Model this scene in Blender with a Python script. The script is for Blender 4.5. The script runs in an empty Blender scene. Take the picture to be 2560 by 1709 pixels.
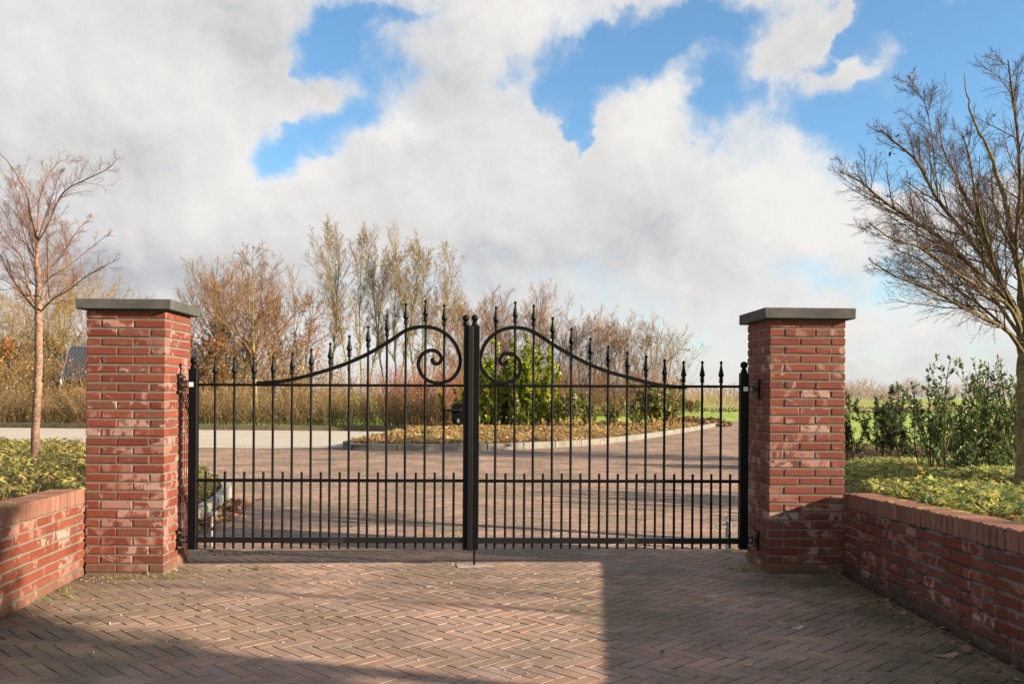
import bpy, math, random
import numpy as np
from mathutils import Vector, Matrix
sc = bpy.context.scene
COL = sc.collection
R = math.radians
rng = np.random.default_rng(7)
random.seed(7)

# ------------------------------------------------------------------ survey of the photograph
FPX, CX, HY, EYE, ROLL = 2250.0, 1280.0, 985.0, 1.27, R(0.4)
def slopes(px, py):
    dx, dy = px - CX, py - HY
    c, s = math.cos(ROLL), math.sin(ROLL)
    return (dx * c + dy * s) / FPX, -(-dx * s + dy * c) / FPX       # x/y , z/y of the sight line
def gnd(px, py, z=0.0):
    kx, kz = slopes(px, py)
    d = (z - EYE) / kz
    return np.array([kx * d, d, z])
def at(px, py, d):
    kx, kz = slopes(px, py)
    return np.array([kx * d, d, EYE + kz * d])

# ------------------------------------------------------------------ mesh builder
class MB:
    def __init__(s):
        s.v, s.n, s.f = [], 0, []
    def add(s, V, F, mat=0, col=None):
        V = np.asarray(V, float).reshape(-1, 3)
        if not isinstance(F, np.ndarray):
            by = {}
            for f in F: by.setdefault(len(f), []).append(f)
            for k in by: s.f.append((np.asarray(by[k], int) + s.n, mat, col))
        elif len(F):
            s.f.append((F.astype(int) + s.n, mat, col))
        s.v.append(V); s.n += len(V)
        return s
    def build(s, name, mats, parent=None, origin=(0, 0, 0), smooth=False):
        me = bpy.data.meshes.new(name)
        V = np.concatenate(s.v) - np.asarray(origin, float)
        me.vertices.add(len(V)); me.vertices.foreach_set('co', V.astype(np.float32).ravel())
        loops = np.concatenate([f.ravel() for f, m, c in s.f])
        tot = np.concatenate([np.full(len(f), f.shape[1]) for f, m, c in s.f])
        start = np.concatenate([[0], np.cumsum(tot)[:-1]])
        me.loops.add(len(loops)); me.loops.foreach_set('vertex_index', loops.astype(np.int32))
        me.polygons.add(len(tot))
        me.polygons.foreach_set('loop_start', start.astype(np.int32))
        me.polygons.foreach_set('loop_total', tot.astype(np.int32))
        me.polygons.foreach_set('material_index', np.concatenate([np.full(len(f), m) for f, m, c in s.f]).astype(np.int32))
        me.polygons.foreach_set('use_smooth', np.full(len(tot), smooth, bool))
        if any(c is not None for f, m, c in s.f):
            cs = []
            for f, m, c in s.f:
                c = np.array([.5, .5, .5]) if c is None else np.asarray(c, float)
                if c.ndim == 1: c = np.tile(c, (len(f), 1))
                cs.append(np.hstack([c, np.ones((len(f), 1))]))
            a = me.attributes.new('col', 'FLOAT_COLOR', 'FACE')
            a.data.foreach_set('color', np.concatenate(cs).astype(np.float32).ravel())
        me.update(calc_edges=True)
        for m in (mats if isinstance(mats, (list, tuple)) else [mats]): me.materials.append(m)
        o = bpy.data.objects.new(name, me); COL.objects.link(o)
        if parent is not None: o.parent = parent
        else: o.location = origin
        return o

def tag(o, label=None, cat=None, group=None, kind=None):
    if label: o['label'] = label
    if cat: o['category'] = cat
    if group: o['group'] = group
    if kind: o['kind'] = kind
    return o
def empty(name, loc, label, cat, group=None, rz=0):
    o = bpy.data.objects.new(name, None); COL.objects.link(o)
    o.empty_display_size = .2
    o.location = loc; o.rotation_euler = (0, 0, rz)
    return tag(o, label, cat, group)
def struct(o, label=None): return tag(o, label, None, None, 'structure')

def nrm(a): return a / np.maximum(np.linalg.norm(a, axis=-1, keepdims=True), 1e-9)

# tubes: pts (B,n,3), rad (B,n)
def tubes(pts, rad, k=3, cap=False):
    B, n, _ = pts.shape
    T = nrm(np.gradient(pts, axis=1))
    ref = np.where(np.abs(T[:, :1, 2:3]) > .9, np.array([1., .2, 0]), np.array([0., .15, 1.]))
    X = nrm(np.cross(T, np.broadcast_to(ref, T.shape))); Y = np.cross(T, X)
    a = np.arange(k) * 2 * np.pi / k
    V = pts[:, :, None] + rad[:, :, None, None] * (np.cos(a)[None, None, :, None] * X[:, :, None] + np.sin(a)[None, None, :, None] * Y[:, :, None])
    idx = np.arange(B * n * k).reshape(B, n, k)
    F = np.stack([idx[:, :-1], np.roll(idx[:, :-1], -1, 2), np.roll(idx[:, 1:], -1, 2), idx[:, 1:]], -1).reshape(-1, 4)
    return V.reshape(-1, 3), F
def spline(P, n):
    P = np.asarray(P, float); m = len(P)
    Q = np.vstack([2 * P[0] - P[1], P, 2 * P[-1] - P[-2]])
    t = np.linspace(0, m - 1 - 1e-9, n); i = t.astype(int); f = (t - i)[:, None]
    a, b, c, d = Q[i], Q[i + 1], Q[i + 2], Q[i + 3]
    return .5 * (2 * b + (c - a) * f + (2 * a - 5 * b + 4 * c - d) * f ** 2 + (3 * b - a - 3 * c + d) * f ** 3)
def tube1(mb, P, r, k=8, mat=0, col=None, cap=True):
    P = np.asarray(P, float); r = np.broadcast_to(r, len(P))
    V, F = tubes(P[None], np.asarray(r)[None], k)
    mb.add(V, F, mat, col)
    if cap:
        n = len(P)
        mb.add(V[:k], np.arange(k)[None, ::-1].copy(), mat, col); mb.add(V[-k:], np.arange(k)[None], mat, col)
# chamfered box
_S = np.array([[x, y, z] for x in (-1, 1) for y in (-1, 1) for z in (-1, 1)], float)
def _cb():
    idx = {}; V = []
    for ci, s in enumerate(_S):
        for ax in range(3): idx[ci, ax] = len(V); V.append((ci, ax))
    F4, F3 = [], []
    cid = lambda s: int((s[0] > 0) * 4 + (s[1] > 0) * 2 + (s[2] > 0))
    for ax in range(3):
        b, c = (ax + 1) % 3, (ax + 2) % 3
        for sg in (-1, 1):
            q = []
            for (u, w) in ((-1, -1), (1, -1), (1, 1), (-1, 1)):
                s = [0, 0, 0]; s[ax] = sg; s[b] = u; s[c] = w; q.append(idx[cid(s), ax])
            F4.append(q if sg > 0 else q[::-1])
    for ax in range(3):
        b, c = (ax + 1) % 3, (ax + 2) % 3
        for u in (-1, 1):
            for w in (-1, 1):
                s0 = [0, 0, 0]; s0[b] = u; s0[c] = w; s1 = list(s0); s0[ax] = -1; s1[ax] = 1
                q = [idx[cid(s0), b], idx[cid(s1), b], idx[cid(s1), c], idx[cid(s0), c]]
                F4.append(q if u * w > 0 else q[::-1])
    for ci, s in enumerate(_S):
        t = [idx[ci, 0], idx[ci, 1], idx[ci, 2]]
        F3.append(t if s.prod() > 0 else t[::-1])
    return V, np.array(F4), np.array(F3)
_CBV, _CB4, _CB3 = _cb()
_CI = np.array([c for c, a in _CBV]); _CA = np.array([a for c, a in _CBV])
def cboxes(cen, size, ch, Rm=None, jit=0.0, g=None):
    """many chamfered boxes: cen (N,3), size (N,3)"""
    cen = np.atleast_2d(np.asarray(cen, float)); N = len(cen)
    size = np.broadcast_to(np.asarray(size, float), (N, 3))
    half = size / 2
    C = _S[None] * half[:, None]
    if jit: C = C + (g or rng).normal(0, jit, C.shape)
    V = C[:, _CI].copy()
    sg = _S[_CI]
    for ax in range(3):
        m = _CA != ax
        V[:, m, ax] -= sg[m, ax] * ch
    if Rm is not None: V = np.einsum('nij,nkj->nki', np.broadcast_to(Rm, (N, 3, 3)), V)
    V = V + cen[:, None]
    off = (np.arange(N) * 24)[:, None, None]
    return V.reshape(-1, 3), (_CB4[None] + off).reshape(-1, 4), (_CB3[None] + off).reshape(-1, 3)
def cbox(mb, mn, mx, ch=.002, mat=0, col=None):
    mn, mx = np.asarray(mn, float), np.asarray(mx, float)
    V, A, B = cboxes((mn + mx) / 2, mx - mn, ch)
    n0 = mb.n; mb.add(V, A, mat, col); mb.v.append(np.zeros((0, 3)))
    mb.f.append((B + n0, mat, col))
def addboxes(mb, res, mat=0, col=None):
    V, A, B = res; n0 = mb.n
    ca = np.repeat(col, 18, 0) if col is not None and np.ndim(col) == 2 else col
    cb = np.repeat(col, 8, 0) if col is not None and np.ndim(col) == 2 else col
    mb.add(V, A, mat, ca); mb.f.append((B + n0, mat, cb))
def lathe(mb, prof, c=(0, 0, 0), k=12, mat=0, axis='z'):
    prof = np.asarray(prof, float); a = np.arange(k) * 2 * np.pi / k
    V = np.stack([prof[:, :1] * np.cos(a), prof[:, :1] * np.sin(a), np.repeat(prof[:, 1:], k, 1)], -1)
    if axis == 'y': V = V[..., [0, 2, 1]] * np.array([1, 1, -1])
    if axis == 'x': V = V[..., [2, 1, 0]] * np.array([1, 1, -1])
    n = len(prof); idx = np.arange(n * k).reshape(n, k)
    F = np.stack([idx[:-1], np.roll(idx[:-1], -1, 1), np.roll(idx[1:], -1, 1), idx[1:]], -1).reshape(-1, 4)
    V = V.reshape(-1, 3) + np.asarray(c)
    n0 = mb.n
    mb.add(V, F, mat); mb.f.append((idx[-1][None] + n0, mat, None)); mb.f.append((idx[0][None, ::-1] + n0, mat, None))
def grid(mb, xs, ys, zf, mask=None, mat=0):
    X, Y = np.meshgrid(xs, ys); Z = zf(X, Y)
    V = np.stack([X, Y, Z], -1).reshape(-1, 3)
    n, m = X.shape; idx = np.arange(n * m).reshape(n, m)
    F = np.stack([idx[:-1, :-1], idx[:-1, 1:], idx[1:, 1:], idx[1:, :-1]], -1).reshape(-1, 4)
    if mask is not None:
        c = V[F].mean(1); F = F[mask(c[:, 0], c[:, 1])]
        used = np.unique(F); mp = np.zeros(len(V), int); mp[used] = np.arange(len(used)); V = V[used]; F = mp[F]
    mb.add(V, F, mat)
def inpoly(x, y, P):
    P = np.asarray(P); ins = np.zeros(np.shape(x), bool); j = len(P) - 1
    for i in range(len(P)):
        xi, yi, xj, yj = P[i][0], P[i][1], P[j][0], P[j][1]
        if yi != yj:
            c = ((yi > y) != (yj > y)) & (x < (xj - xi) * (y - yi) / (yj - yi) + xi); ins ^= c
        j = i
    return ins
def dline(x, y, P):
    P = np.asarray(P, float)[:, :2]; best = np.full(np.shape(x), 1e9)
    for a, b in zip(P[:-1], P[1:]):
        d = b - a; L = d @ d
        t = np.clip(((x - a[0]) * d[0] + (y - a[1]) * d[1]) / L, 0, 1)
        best = np.minimum(best, np.hypot(x - a[0] - t * d[0], y - a[1] - t * d[1]))
    return best
def vnoise(x, y, s, seed=0):
    """smooth value noise in -1..1"""
    g = np.random.default_rng(seed).uniform(-1, 1, (64, 64))
    X, Y = x / s + 500, y / s + 500
    i, j = np.floor(X).astype(int), np.floor(Y).astype(int); f, h = X - i, Y - j
    f, h = f * f * (3 - 2 * f), h * h * (3 - 2 * h)
    G = lambda a, b: g[a % 64, b % 64]
    return (G(i, j) * (1 - f) + G(i + 1, j) * f) * (1 - h) + (G(i, j + 1) * (1 - f) + G(i + 1, j + 1) * f) * h

# ------------------------------------------------------------------ materials
class NT:
    def __init__(s, tree): s.t = tree; tree.nodes.clear()
    def n(s, typ, ins=None, **kw):
        nd = s.t.nodes.new(typ)
        for k, v in kw.items(): setattr(nd, k, v)
        for k, v in (ins or {}).items(): s.put(nd.inputs[k], v)
        return nd
    def put(s, sock, v):
        if isinstance(v, bpy.types.NodeSocket): s.t.links.new(v, sock)
        elif isinstance(v, bpy.types.Node): s.t.links.new(v.outputs[0], sock)
        else:
            try: sock.default_value = v
            except Exception: sock.default_value = (*v, 1) if len(v) == 3 else v
    def m(s, op, a, b=0.0, c=0.0, clamp=False):
        return s.n('ShaderNodeMath', {0: a, 1: b, 2: c}, operation=op, use_clamp=clamp).outputs[0]
    def noise(s, vec, scale, detail=4, rough=.55, dist=0):
        return s.n('ShaderNodeTexNoise', {'Vector': vec, 'Scale': scale, 'Detail': detail, 'Roughness': rough, 'Distortion': dist}).outputs[0]
    def step(s, v, a, b, to0=0.0, to1=1.0):
        return s.n('ShaderNodeMapRange', {0: v, 1: a, 2: b, 3: to0, 4: to1}, interpolation_type='SMOOTHSTEP').outputs[0]
    def mix(s, f, a, b, mode='MIX'):
        nd = s.n('ShaderNodeMix', data_type='RGBA', blend_type=mode)
        s.put(nd.inputs[0], f); s.put(nd.inputs[6], a); s.put(nd.inputs[7], b); return nd.outputs[2]
    def bump(s, h, strength=.5, dist=.01):
        return s.n('ShaderNodeBump', {'Height': h, 'Strength': strength, 'Distance': dist}).outputs[0]
def newmat(name):
    m = bpy.data.materials.new(name); m.use_nodes = True
    t = NT(m.node_tree); return m, t
def finish(t, color, rough=.8, normal=None, metal=0.0, spec=.4, transl=0.0):
    p = t.n('ShaderNodeBsdfPrincipled', {'Base Color': color, 'Roughness': rough, 'Metallic': metal, 'Specular IOR Level': spec})
    if normal is not None: t.put(p.inputs['Normal'], normal)
    out = t.n('ShaderNodeOutputMaterial')
    sh = p.outputs[0]
    if transl:
        tr = t.n('ShaderNodeBsdfTranslucent', {'Color': color})
        sh = t.n('ShaderNodeMixShader', {0: transl, 1: sh, 2: tr.outputs[0]}).outputs[0]
    t.put(out.inputs[0], sh)
def pos(t): return t.n('ShaderNodeTexCoord').outputs['Object']
def attr(t): return t.n('ShaderNodeAttribute', attribute_name='col')
def plain(name, c, rough=.6, metal=0.0, var=.25, scale=40, bumpd=0, spec=.4):
    m, t = newmat(name); P = pos(t); n = t.noise(P, scale)
    f = t.step(n, .3, .7)
    c1 = tuple(x * (1 - var) for x in c); c2 = tuple(min(1, x * (1 + var)) for x in c)
    finish(t, t.mix(f, c1, c2), rough, t.bump(n, .4, bumpd) if bumpd else None, metal, spec); return m

def mat_brick(name, mossy=0.0, lo=(.122, .024, .013), hi=(.185, .047, .025), efflo=(.42, .265, .225)):
    m, t = newmat(name); P = pos(t); A = attr(t)
    sep = t.n('ShaderNodeSeparateColor', {0: A.outputs[0]})
    base = t.mix(sep.outputs[0], lo, hi)
    n1 = t.noise(P, 14, 4, .6); n2 = t.noise(P, 90, 3, .6); n3 = t.noise(P, 9, 4, .6, .8)
    base = t.mix(t.m('MULTIPLY', t.step(sep.outputs[2], .62, 1.0), .55), base, (.125, .058, .038))     # some browner bricks
    base = t.mix(t.m('MULTIPLY', t.step(n2, .35, .75), .42), base, (.075, .024, .018))
    # pale lime bloom, patchy inside each brick
    bl = t.m('ADD', t.m('MULTIPLY', n3, 1.35), t.m('MULTIPLY', sep.outputs[1], .30))
    bl = t.m('ADD', bl, t.m('MULTIPLY', n1, .35))
    f = t.m('MULTIPLY', t.step(bl, 1.00, 1.16), t.m('ADD', t.m('MULTIPLY', sep.outputs[2], .55), .25))
    base = t.mix(t.m('MULTIPLY', f, .85), base, efflo)
    z = t.n('ShaderNodeSeparateXYZ', {0: P}).outputs[2]
    damp = t.m('MULTIPLY', t.step(t.m('ADD', z, t.m('MULTIPLY', n1, .12)), .20, .07), .62)
    base = t.mix(damp, base, (.13, .080, .052))
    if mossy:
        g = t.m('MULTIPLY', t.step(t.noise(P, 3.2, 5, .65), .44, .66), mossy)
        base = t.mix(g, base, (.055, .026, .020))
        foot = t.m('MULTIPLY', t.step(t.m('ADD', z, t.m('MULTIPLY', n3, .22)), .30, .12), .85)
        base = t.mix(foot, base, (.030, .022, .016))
    finish(t, base, .78, t.bump(t.m('ADD', n2, t.m('MULTIPLY', n1, .7)), .55, .004), spec=.3)
    return m
def mat_mortar(name, c, dark, amt=.3, thr=.45):
    m, t = newmat(name); P = pos(t)
    n = t.noise(P, 160, 4, .7); k = t.noise(P, 4, 5, .7)
    col = t.mix(n, tuple(x * .65 for x in c), tuple(x * 1.3 for x in c))
    z = t.n('ShaderNodeSeparateXYZ', {0: P}).outputs[2]
    low = t.step(t.m('ADD', z, t.m('MULTIPLY', k, .2)), .28, .1)
    col = t.mix(t.m('MAXIMUM', t.m('MULTIPLY', t.step(k, thr, thr + .15), amt), t.m('MULTIPLY', low, .75)), col, dark)
    finish(t, col, .95, t.bump(n, .8, .004), spec=.2); return m
def mat_leaf(name, transl=.35, rough=.5, spec=.35):
    m, t = newmat(name); P = pos(t); A = attr(t)
    n = t.noise(P, 9, 2)
    c = t.mix(t.m('MULTIPLY', t.step(n, .3, .7), .35), A.outputs[0], t.mix(1.0, A.outputs[0], (.55, .5, .4), 'MULTIPLY'))
    finish(t, c, rough, None, 0, spec, transl); return m
def mat_bark(name, c, c2, scale=30, stretch=.25):
    m, t = newmat(name); P = pos(t)
    v = t.n('ShaderNodeVectorMath', {0: P, 1: (1, 1, stretch)}, operation='MULTIPLY').outputs[0]
    n = t.noise(v, scale, 4, .6); k = t.noise(P, 2.5, 3)
    col = t.mix(t.step(t.m('ADD', t.m('MULTIPLY', n, .7), t.m('MULTIPLY', k, .4)), .38, .72), c, c2)
    finish(t, col, .85, t.bump(n, .5, .006), spec=.2); return m

# ------------------------------------------------------------------ world, sun, camera
S_AZ = np.array([.955, -.297]); S_EL = R(18.0)
SUN = Vector((S_AZ[0] * math.cos(S_EL), S_AZ[1] * math.cos(S_EL), math.sin(S_EL)))
def make_world():
    w = bpy.data.worlds.new('World'); sc.world = w; w.use_nodes = True
    t = NT(w.node_tree)
    d = t.n('ShaderNodeTexCoord').outputs['Generated']
    x = t.n('ShaderNodeSeparateXYZ', {0: d}).outputs
    az = t.m('ARCTAN2', x[0], x[1]); el = t.m('ARCSINE', x[2])
    flat = t.n('ShaderNodeCombineXYZ', {0: az, 1: el, 2: 0.0}).outputs[0]
    wn = t.n('ShaderNodeTexNoise', {'Vector': flat, 'Scale': 9.0, 'Detail': 6.0, 'Roughness': .62}).outputs[1]
    wc = t.n('ShaderNodeVectorMath', {0: wn, 1: (-.5, -.5, -.5)}, operation='ADD').outputs[0]
    wc = t.n('ShaderNodeVectorMath', {0: wc, 'Scale': SKY_WARP}, operation='SCALE').outputs[0]
    P = t.n('ShaderNodeVectorMath', {0: flat, 1: wc}, operation='ADD').outputs[0]
    def blobs(tab):
        tot = None
        for (px, py, sx, sy, rot, amp) in tab:
            kx, kz = slopes(px, py); a = math.atan(kx); e = math.atan(kz * math.cos(a))
            sa, se = sx / FPX, sy / FPX; c, s_ = math.cos(R(rot)), math.sin(R(rot))
            u = (c / sa, -s_ / sa); v = (s_ / se, c / se)    # rot>0 tips the blob's right end down
            q = []
            for k in (u, v):
                dt = t.n('ShaderNodeVectorMath', {0: P, 1: (k[0], k[1], 0)}, operation='DOT_PRODUCT').outputs['Value']
                dt = t.m('SUBTRACT', dt, k[0] * a + k[1] * e); q.append(t.m('MULTIPLY', dt, dt))
            g = t.m('EXPONENT', t.m('MULTIPLY', t.m('ADD', q[0], q[1]), -1.0))
            tot = t.m('MULTIPLY_ADD', g, amp, tot if tot is not None else 0.0)
        return tot
    off = t.n('ShaderNodeVectorMath', {0: flat, 1: (.010, .016, 0)}, operation='ADD').outputs[0]
    def lumps(v):
        a_ = t.noise(v, 5.0, 6, .55, .2); b_ = t.noise(v, 12, 10, .64, .3); c_ = t.noise(v, 38, 8, .6)
        r = t.m('MULTIPLY', t.m('SUBTRACT', a_, .5), .70)
        r = t.m('ADD', r, t.m('MULTIPLY', t.m('SUBTRACT', b_, .5), .95))
        return t.m('ADD', r, t.m('MULTIPLY', t.m('SUBTRACT', c_, .5), .30))
    N0, N1 = lumps(flat), lumps(off)
    dens = t.m('ADD', t.m('MULTIPLY_ADD', blobs(SKY_COVER), .56, .60), N0)
    # overhead and behind the viewer the sky is mostly clear
    hi = t.m('MULTIPLY', t.step(el, R(25), R(40)), .26); bk = t.m('MULTIPLY', t.step(x[1], .35, -.1), .14)
    dens = t.m('SUBTRACT', dens, t.m('MAXIMUM', hi, bk))
    nw = t.step(t.noise(flat, 7, 3, .5), .34, .54)                               # some edges crisp, others veil-like
    cov = t.mix(nw, t.step(dens, .27, .45), t.step(dens, .02, .66))
    br = t.m('MULTIPLY_ADD', blobs(SKY_SHADE), 1.4, .73)
    n3 = t.noise(P, 6.5, 4, .5)
    br = t.m('ADD', br, t.m('MULTIPLY', t.m('SUBTRACT', n3, .5), .95))
    br = t.m('ADD', br, t.m('MULTIPLY', t.m('SUBTRACT', N0, N1), .62))         # sunward sides of the billows
    br = t.m('ADD', br, t.m('MULTIPLY', t.step(dens, .62, .34), .14))           # thin bright rims
    ramp = t.n('ShaderNodeValToRGB', {0: br})
    e = ramp.color_ramp.elements
    e[0].position = .18; e[0].color = (.235, .247, .272, 1)
    e[1].position = 1.0; e[1].color = (.475, .465, .452, 1)
    k = e.new(.55); k.color = (.37, .368, .368, 1)
    cl = t.n('ShaderNodeBackground', {'Color': ramp.outputs[0], 'Strength': CLOUD_K})
    sky = t.n('ShaderNodeTexSky', sky_type='NISHITA', sun_disc=False, sun_elevation=S_EL,
              sun_rotation=math.atan2(S_AZ[0], S_AZ[1]), altitude=0, air_density=1.0, dust_density=.5, ozone_density=1.6)
    bl = t.n('ShaderNodeBackground', {'Color': t.mix(1.0, sky.outputs[0], (.70, .93, 1.06), 'MULTIPLY'), 'Strength': SKY_K})
    mx = t.n('ShaderNodeMixShader', {0: cov, 1: bl.outputs[0], 2: cl.outputs[0]})
    t.put(t.n('ShaderNodeOutputWorld').inputs[0], mx.outputs[0])
    w.cycles.sampling_method = 'MANUAL'; w.cycles.sample_map_resolution = 512
SKY_WARP = .10; SKY_K = .072; CLOUD_K = .62
SKY_COVER = [ # px, py, half width, half height, rotation, amount  (where the cloud thins or thickens)
    (860, 60, 95, 75, -40, -1.1), (790, 130, 100, 55, -25, -.8), (960, 180, 75, 80, 10, -.85), (770, 335, 110, 60, -25, -1.25),
    (930, 285, 80, 42, 0, -.8), (690, 385, 42, 50, 0, -.9), (1010, 20, 140, 24, -10, -.6),
    (770, 205, 80, 42, 15, .55), (840, 245, 40, 26, 20, .3),
    (1470, 145, 120, 60, -5, -1.05), (1640, 110, 140, 80, -18, -1.1), (1375, 235, 50, 55, 10, -.7), (1445, 305, 36, 62, 0, -1.1),
    (1780, 40, 110, 50, -10, -1.0), (1800, 230, 80, 80, 0, -.95), (2300, 90, 330, 150, 0, -1.15), (2430, 260, 260, 130, 0, -1.0),
    (2010, 260, 100, 55, -15, -.55), (2110, 340, 130, 60, 10, -.75), (2250, 430, 170, 80, 0, -.65), (1570, 385, 40, 36, 0, -.65), (1250, 170, 70, 40, 0, -.5), (1290, 250, 40, 40, 0, -.3),
    (1700, 190, 70, 60, -20, .5), (1610, 300, 85, 120, 22, .8),
    (1930, 120, 105, 40, -38, 1.0), (2080, 55, 75, 26, -45, .75), (2090, 190, 120, 46, -20, .95), (2250, 120, 50, 26, -35, .55), (2290, 195, 65, 24, -30, .5), (1840, 300, 80, 50, 0, .45),
    (1990, 690, 90, 45, 0, -.30), (1230, 620, 45, 26, 0, -.5), (30, 750, 90, 36, -10, -.3), (2480, 640, 180, 60, 0, -.20),
    (1900, 640, 60, 26, 0, -.2), (2300, 720, 260, 70, 0, -.30), (2150, 870, 260, 30, 0, -.26), (1320, 700, 90, 25, -20, -.2),
    (400, 300, 420, 300, 0, .55), (1250, 500, 420, 110, 0, .55), (1950, 540, 260, 110, 0, .5), (1300, 60, 170, 70, 0, .4), (1100, 330, 120, 70, 0, .3),
]
SKY_SHADE = [
    (620, 60, 330, 120, 0, -.13), (230, 400, 330, 100, -12, -.22), (60, 120, 160, 120, 0, .1), (450, 690, 420, 70, 0, -.18), (170, 640, 200, 70, 0, -.12),
    (1330, 640, 260, 60, 8, -.22), (1080, 740, 300, 50, 0, -.12), (1600, 580, 170, 80, 25, -.20), (1020, 170, 130, 100, 0, -.12),
    (985, 312, 90, 28, 0, .34), (700, 400, 150, 55, -15, .22), (640, 290, 130, 90, 0, .14), (1700, 190, 110, 70, -20, .2), (1610, 320, 120, 120, 10, .16),
    (1330, 60, 180, 50, 0, .16), (2000, 560, 170, 110, 0, .2), (1850, 420, 170, 80, 0, .1), (2200, 520, 170, 80, 0, .1), (900, 480, 260, 90, 0, .10), (430, 520, 220, 60, 0, .12),
    (2080, 200, 120, 60, 0, -.06), (1940, 120, 120, 60, 0, -.06), (1500, 750, 300, 60, 0, .0), (2100, 800, 340, 80, 0, .14),
]
make_world()
sun = bpy.data.lights.new('sun', 'SUN'); sun.energy = 5.0; sun.angle = R(.53); sun.color = (1, .83, .63)
so = bpy.data.objects.new('sun', sun); COL.objects.link(so); so.location = SUN * 60
so.rotation_euler = SUN.to_track_quat('Z', 'Y').to_euler()
cam = bpy.data.cameras.new('camera'); cam.sensor_width = 36; cam.lens = FPX / 2560 * 36
cam.shift_y = (HY - 854.5) / 2560; cam.clip_end = 3000; cam.clip_start = .05
cam.dof.use_dof = True; cam.dof.focus_distance = 6.6; cam.dof.aperture_fstop = 9
co = bpy.data.objects.new('camera', cam); COL.objects.link(co); sc.camera = co
co.matrix_world = Matrix.Translation((0, 0, EYE)) @ Matrix.Rotation(R(90), 4, 'X') @ Matrix.Rotation(ROLL, 4, 'Z')
sc.view_settings.view_transform = 'Standard'; sc.view_settings.look = 'None'
sc.view_settings.exposure = 1.6; sc.view_settings.gamma = 1.0
sc.cycles.max_bounces = 6; sc.cycles.diffuse_bounces = 3; sc.cycles.transparent_max_bounces = 8
sc.cycles.sample_clamp_indirect = 6
# ------------------------------------------------------------------ plan of the ground
TH = R(1.7); UX = np.array([math.cos(TH), math.sin(TH)]); VX = np.array([-math.sin(TH), math.cos(TH)])
LBED = np.array([(-3.02, 6.6), (-3.04, 7.6), (-3.08, 8.8), (-3.28, 10.2), (-3.62, 11.4), (-4.4, 13.0), (-6.0, 14.3), (-9, 15.1), (-17, 16.0)])
RBED = np.array([(2.45, 6.6), (2.75, 8.0), (3.2, 10), (5.5, 16.5), (7.2, 21), (10, 28), (14, 38), (17, 46)])
PARK = [gnd(*p)[:2] for p in ((-260, 1097), (0, 1103), (217, 1107), (495, 1119), (700, 1121), (865, 1118))]
ISLE = [gnd(*p)[:2] for p in ((865, 1118), (880, 1124), (1000, 1126), (1196, 1125), (1290, 1122), (1426, 1115.5), (1511, 1108), (1579, 1100), (1647, 1090), (1690, 1083), (1749, 1073), (1793, 1064))]
FAR = [gnd(*p)[:2] for p in ((1800, 1053), (1850, 1053), (2060, 1054))]
DRIVE = np.array([(-3.0, .2), (-3.0, 6.6)] + [tuple(p) for p in LBED] + [tuple(p) for p in PARK] + [tuple(p) for p in ISLE[1:]] + [tuple(p) for p in FAR] + [tuple(p) for p in RBED[-2::-1]] + [(2.5, .2)])
HEDGE = [gnd(*p)[:2] for p in ((-300, 1066), (0, 1068), (480, 1074), (880, 1077), (1010, 1079))]
PARKPOLY = np.array([tuple(p) for p in PARK] + [tuple(gnd(935, 1103)[:2]), tuple(gnd(1000, 1090)[:2])] + [tuple(p) for p in HEDGE[::-1]])

# ------------------------------------------------------------------ lawn and ground
m, t = newmat('grass_field'); P = pos(t)
n1 = t.noise(P, .25, 5, .6); n2 = t.noise(P, 6, 4, .7)
c = t.mix(t.step(n1, .35, .65), (.21, .29, .05), (.29, .37, .07)); c = t.mix(t.m('MULTIPLY', t.step(n2, .45, .8), .5), c, (.15, .20, .035))
finish(t, c, .9, t.bump(n2, .6, .05), spec=.2); M_GRASS = m
mb = MB(); zz = np.concatenate([np.linspace(-60, 90, 60), np.linspace(110, 900, 12)])
grid(mb, np.linspace(-600, 600, 41), zz, lambda x, y: np.full_like(x, -.035))
struct(mb.build('ground', M_GRASS))

# ------------------------------------------------------------------ driveway of herringbone clinkers
m, t = newmat('clay_paver'); P = pos(t); A = attr(t)
sep = t.n('ShaderNodeSeparateColor', {0: A.outputs[0]})
c = t.mix(sep.outputs[0], (.198, .118, .080), (.350, .220, .154)); c = t.mix(t.m('MULTIPLY', sep.outputs[1], .7), c, (.25, .20, .185))
n1 = t.noise(P, 1.1, 5, .6); n2 = t.noise(P, 60, 4, .65); n3 = t.noise(P, 3.7, 5, .65, .8); n4 = t.noise(P, .55, 4, .6)
c = t.mix(t.m('MULTIPLY', t.step(n1, .40, .58), .66), c, (.140, .105, .084))
c = t.mix(t.m('MULTIPLY', t.step(n3, .60, .74), .42), c, (.50, .43, .39))
c = t.mix(t.m('MULTIPLY', t.step(n4, .46, .62), .48), c, (.140, .112, .058))
c = t.mix(t.m('MULTIPLY', t.step(n2, .45, .8), .4), c, (.40, .31, .26))
sx = t.n('ShaderNodeSeparateXYZ', {0: P}).outputs
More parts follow.
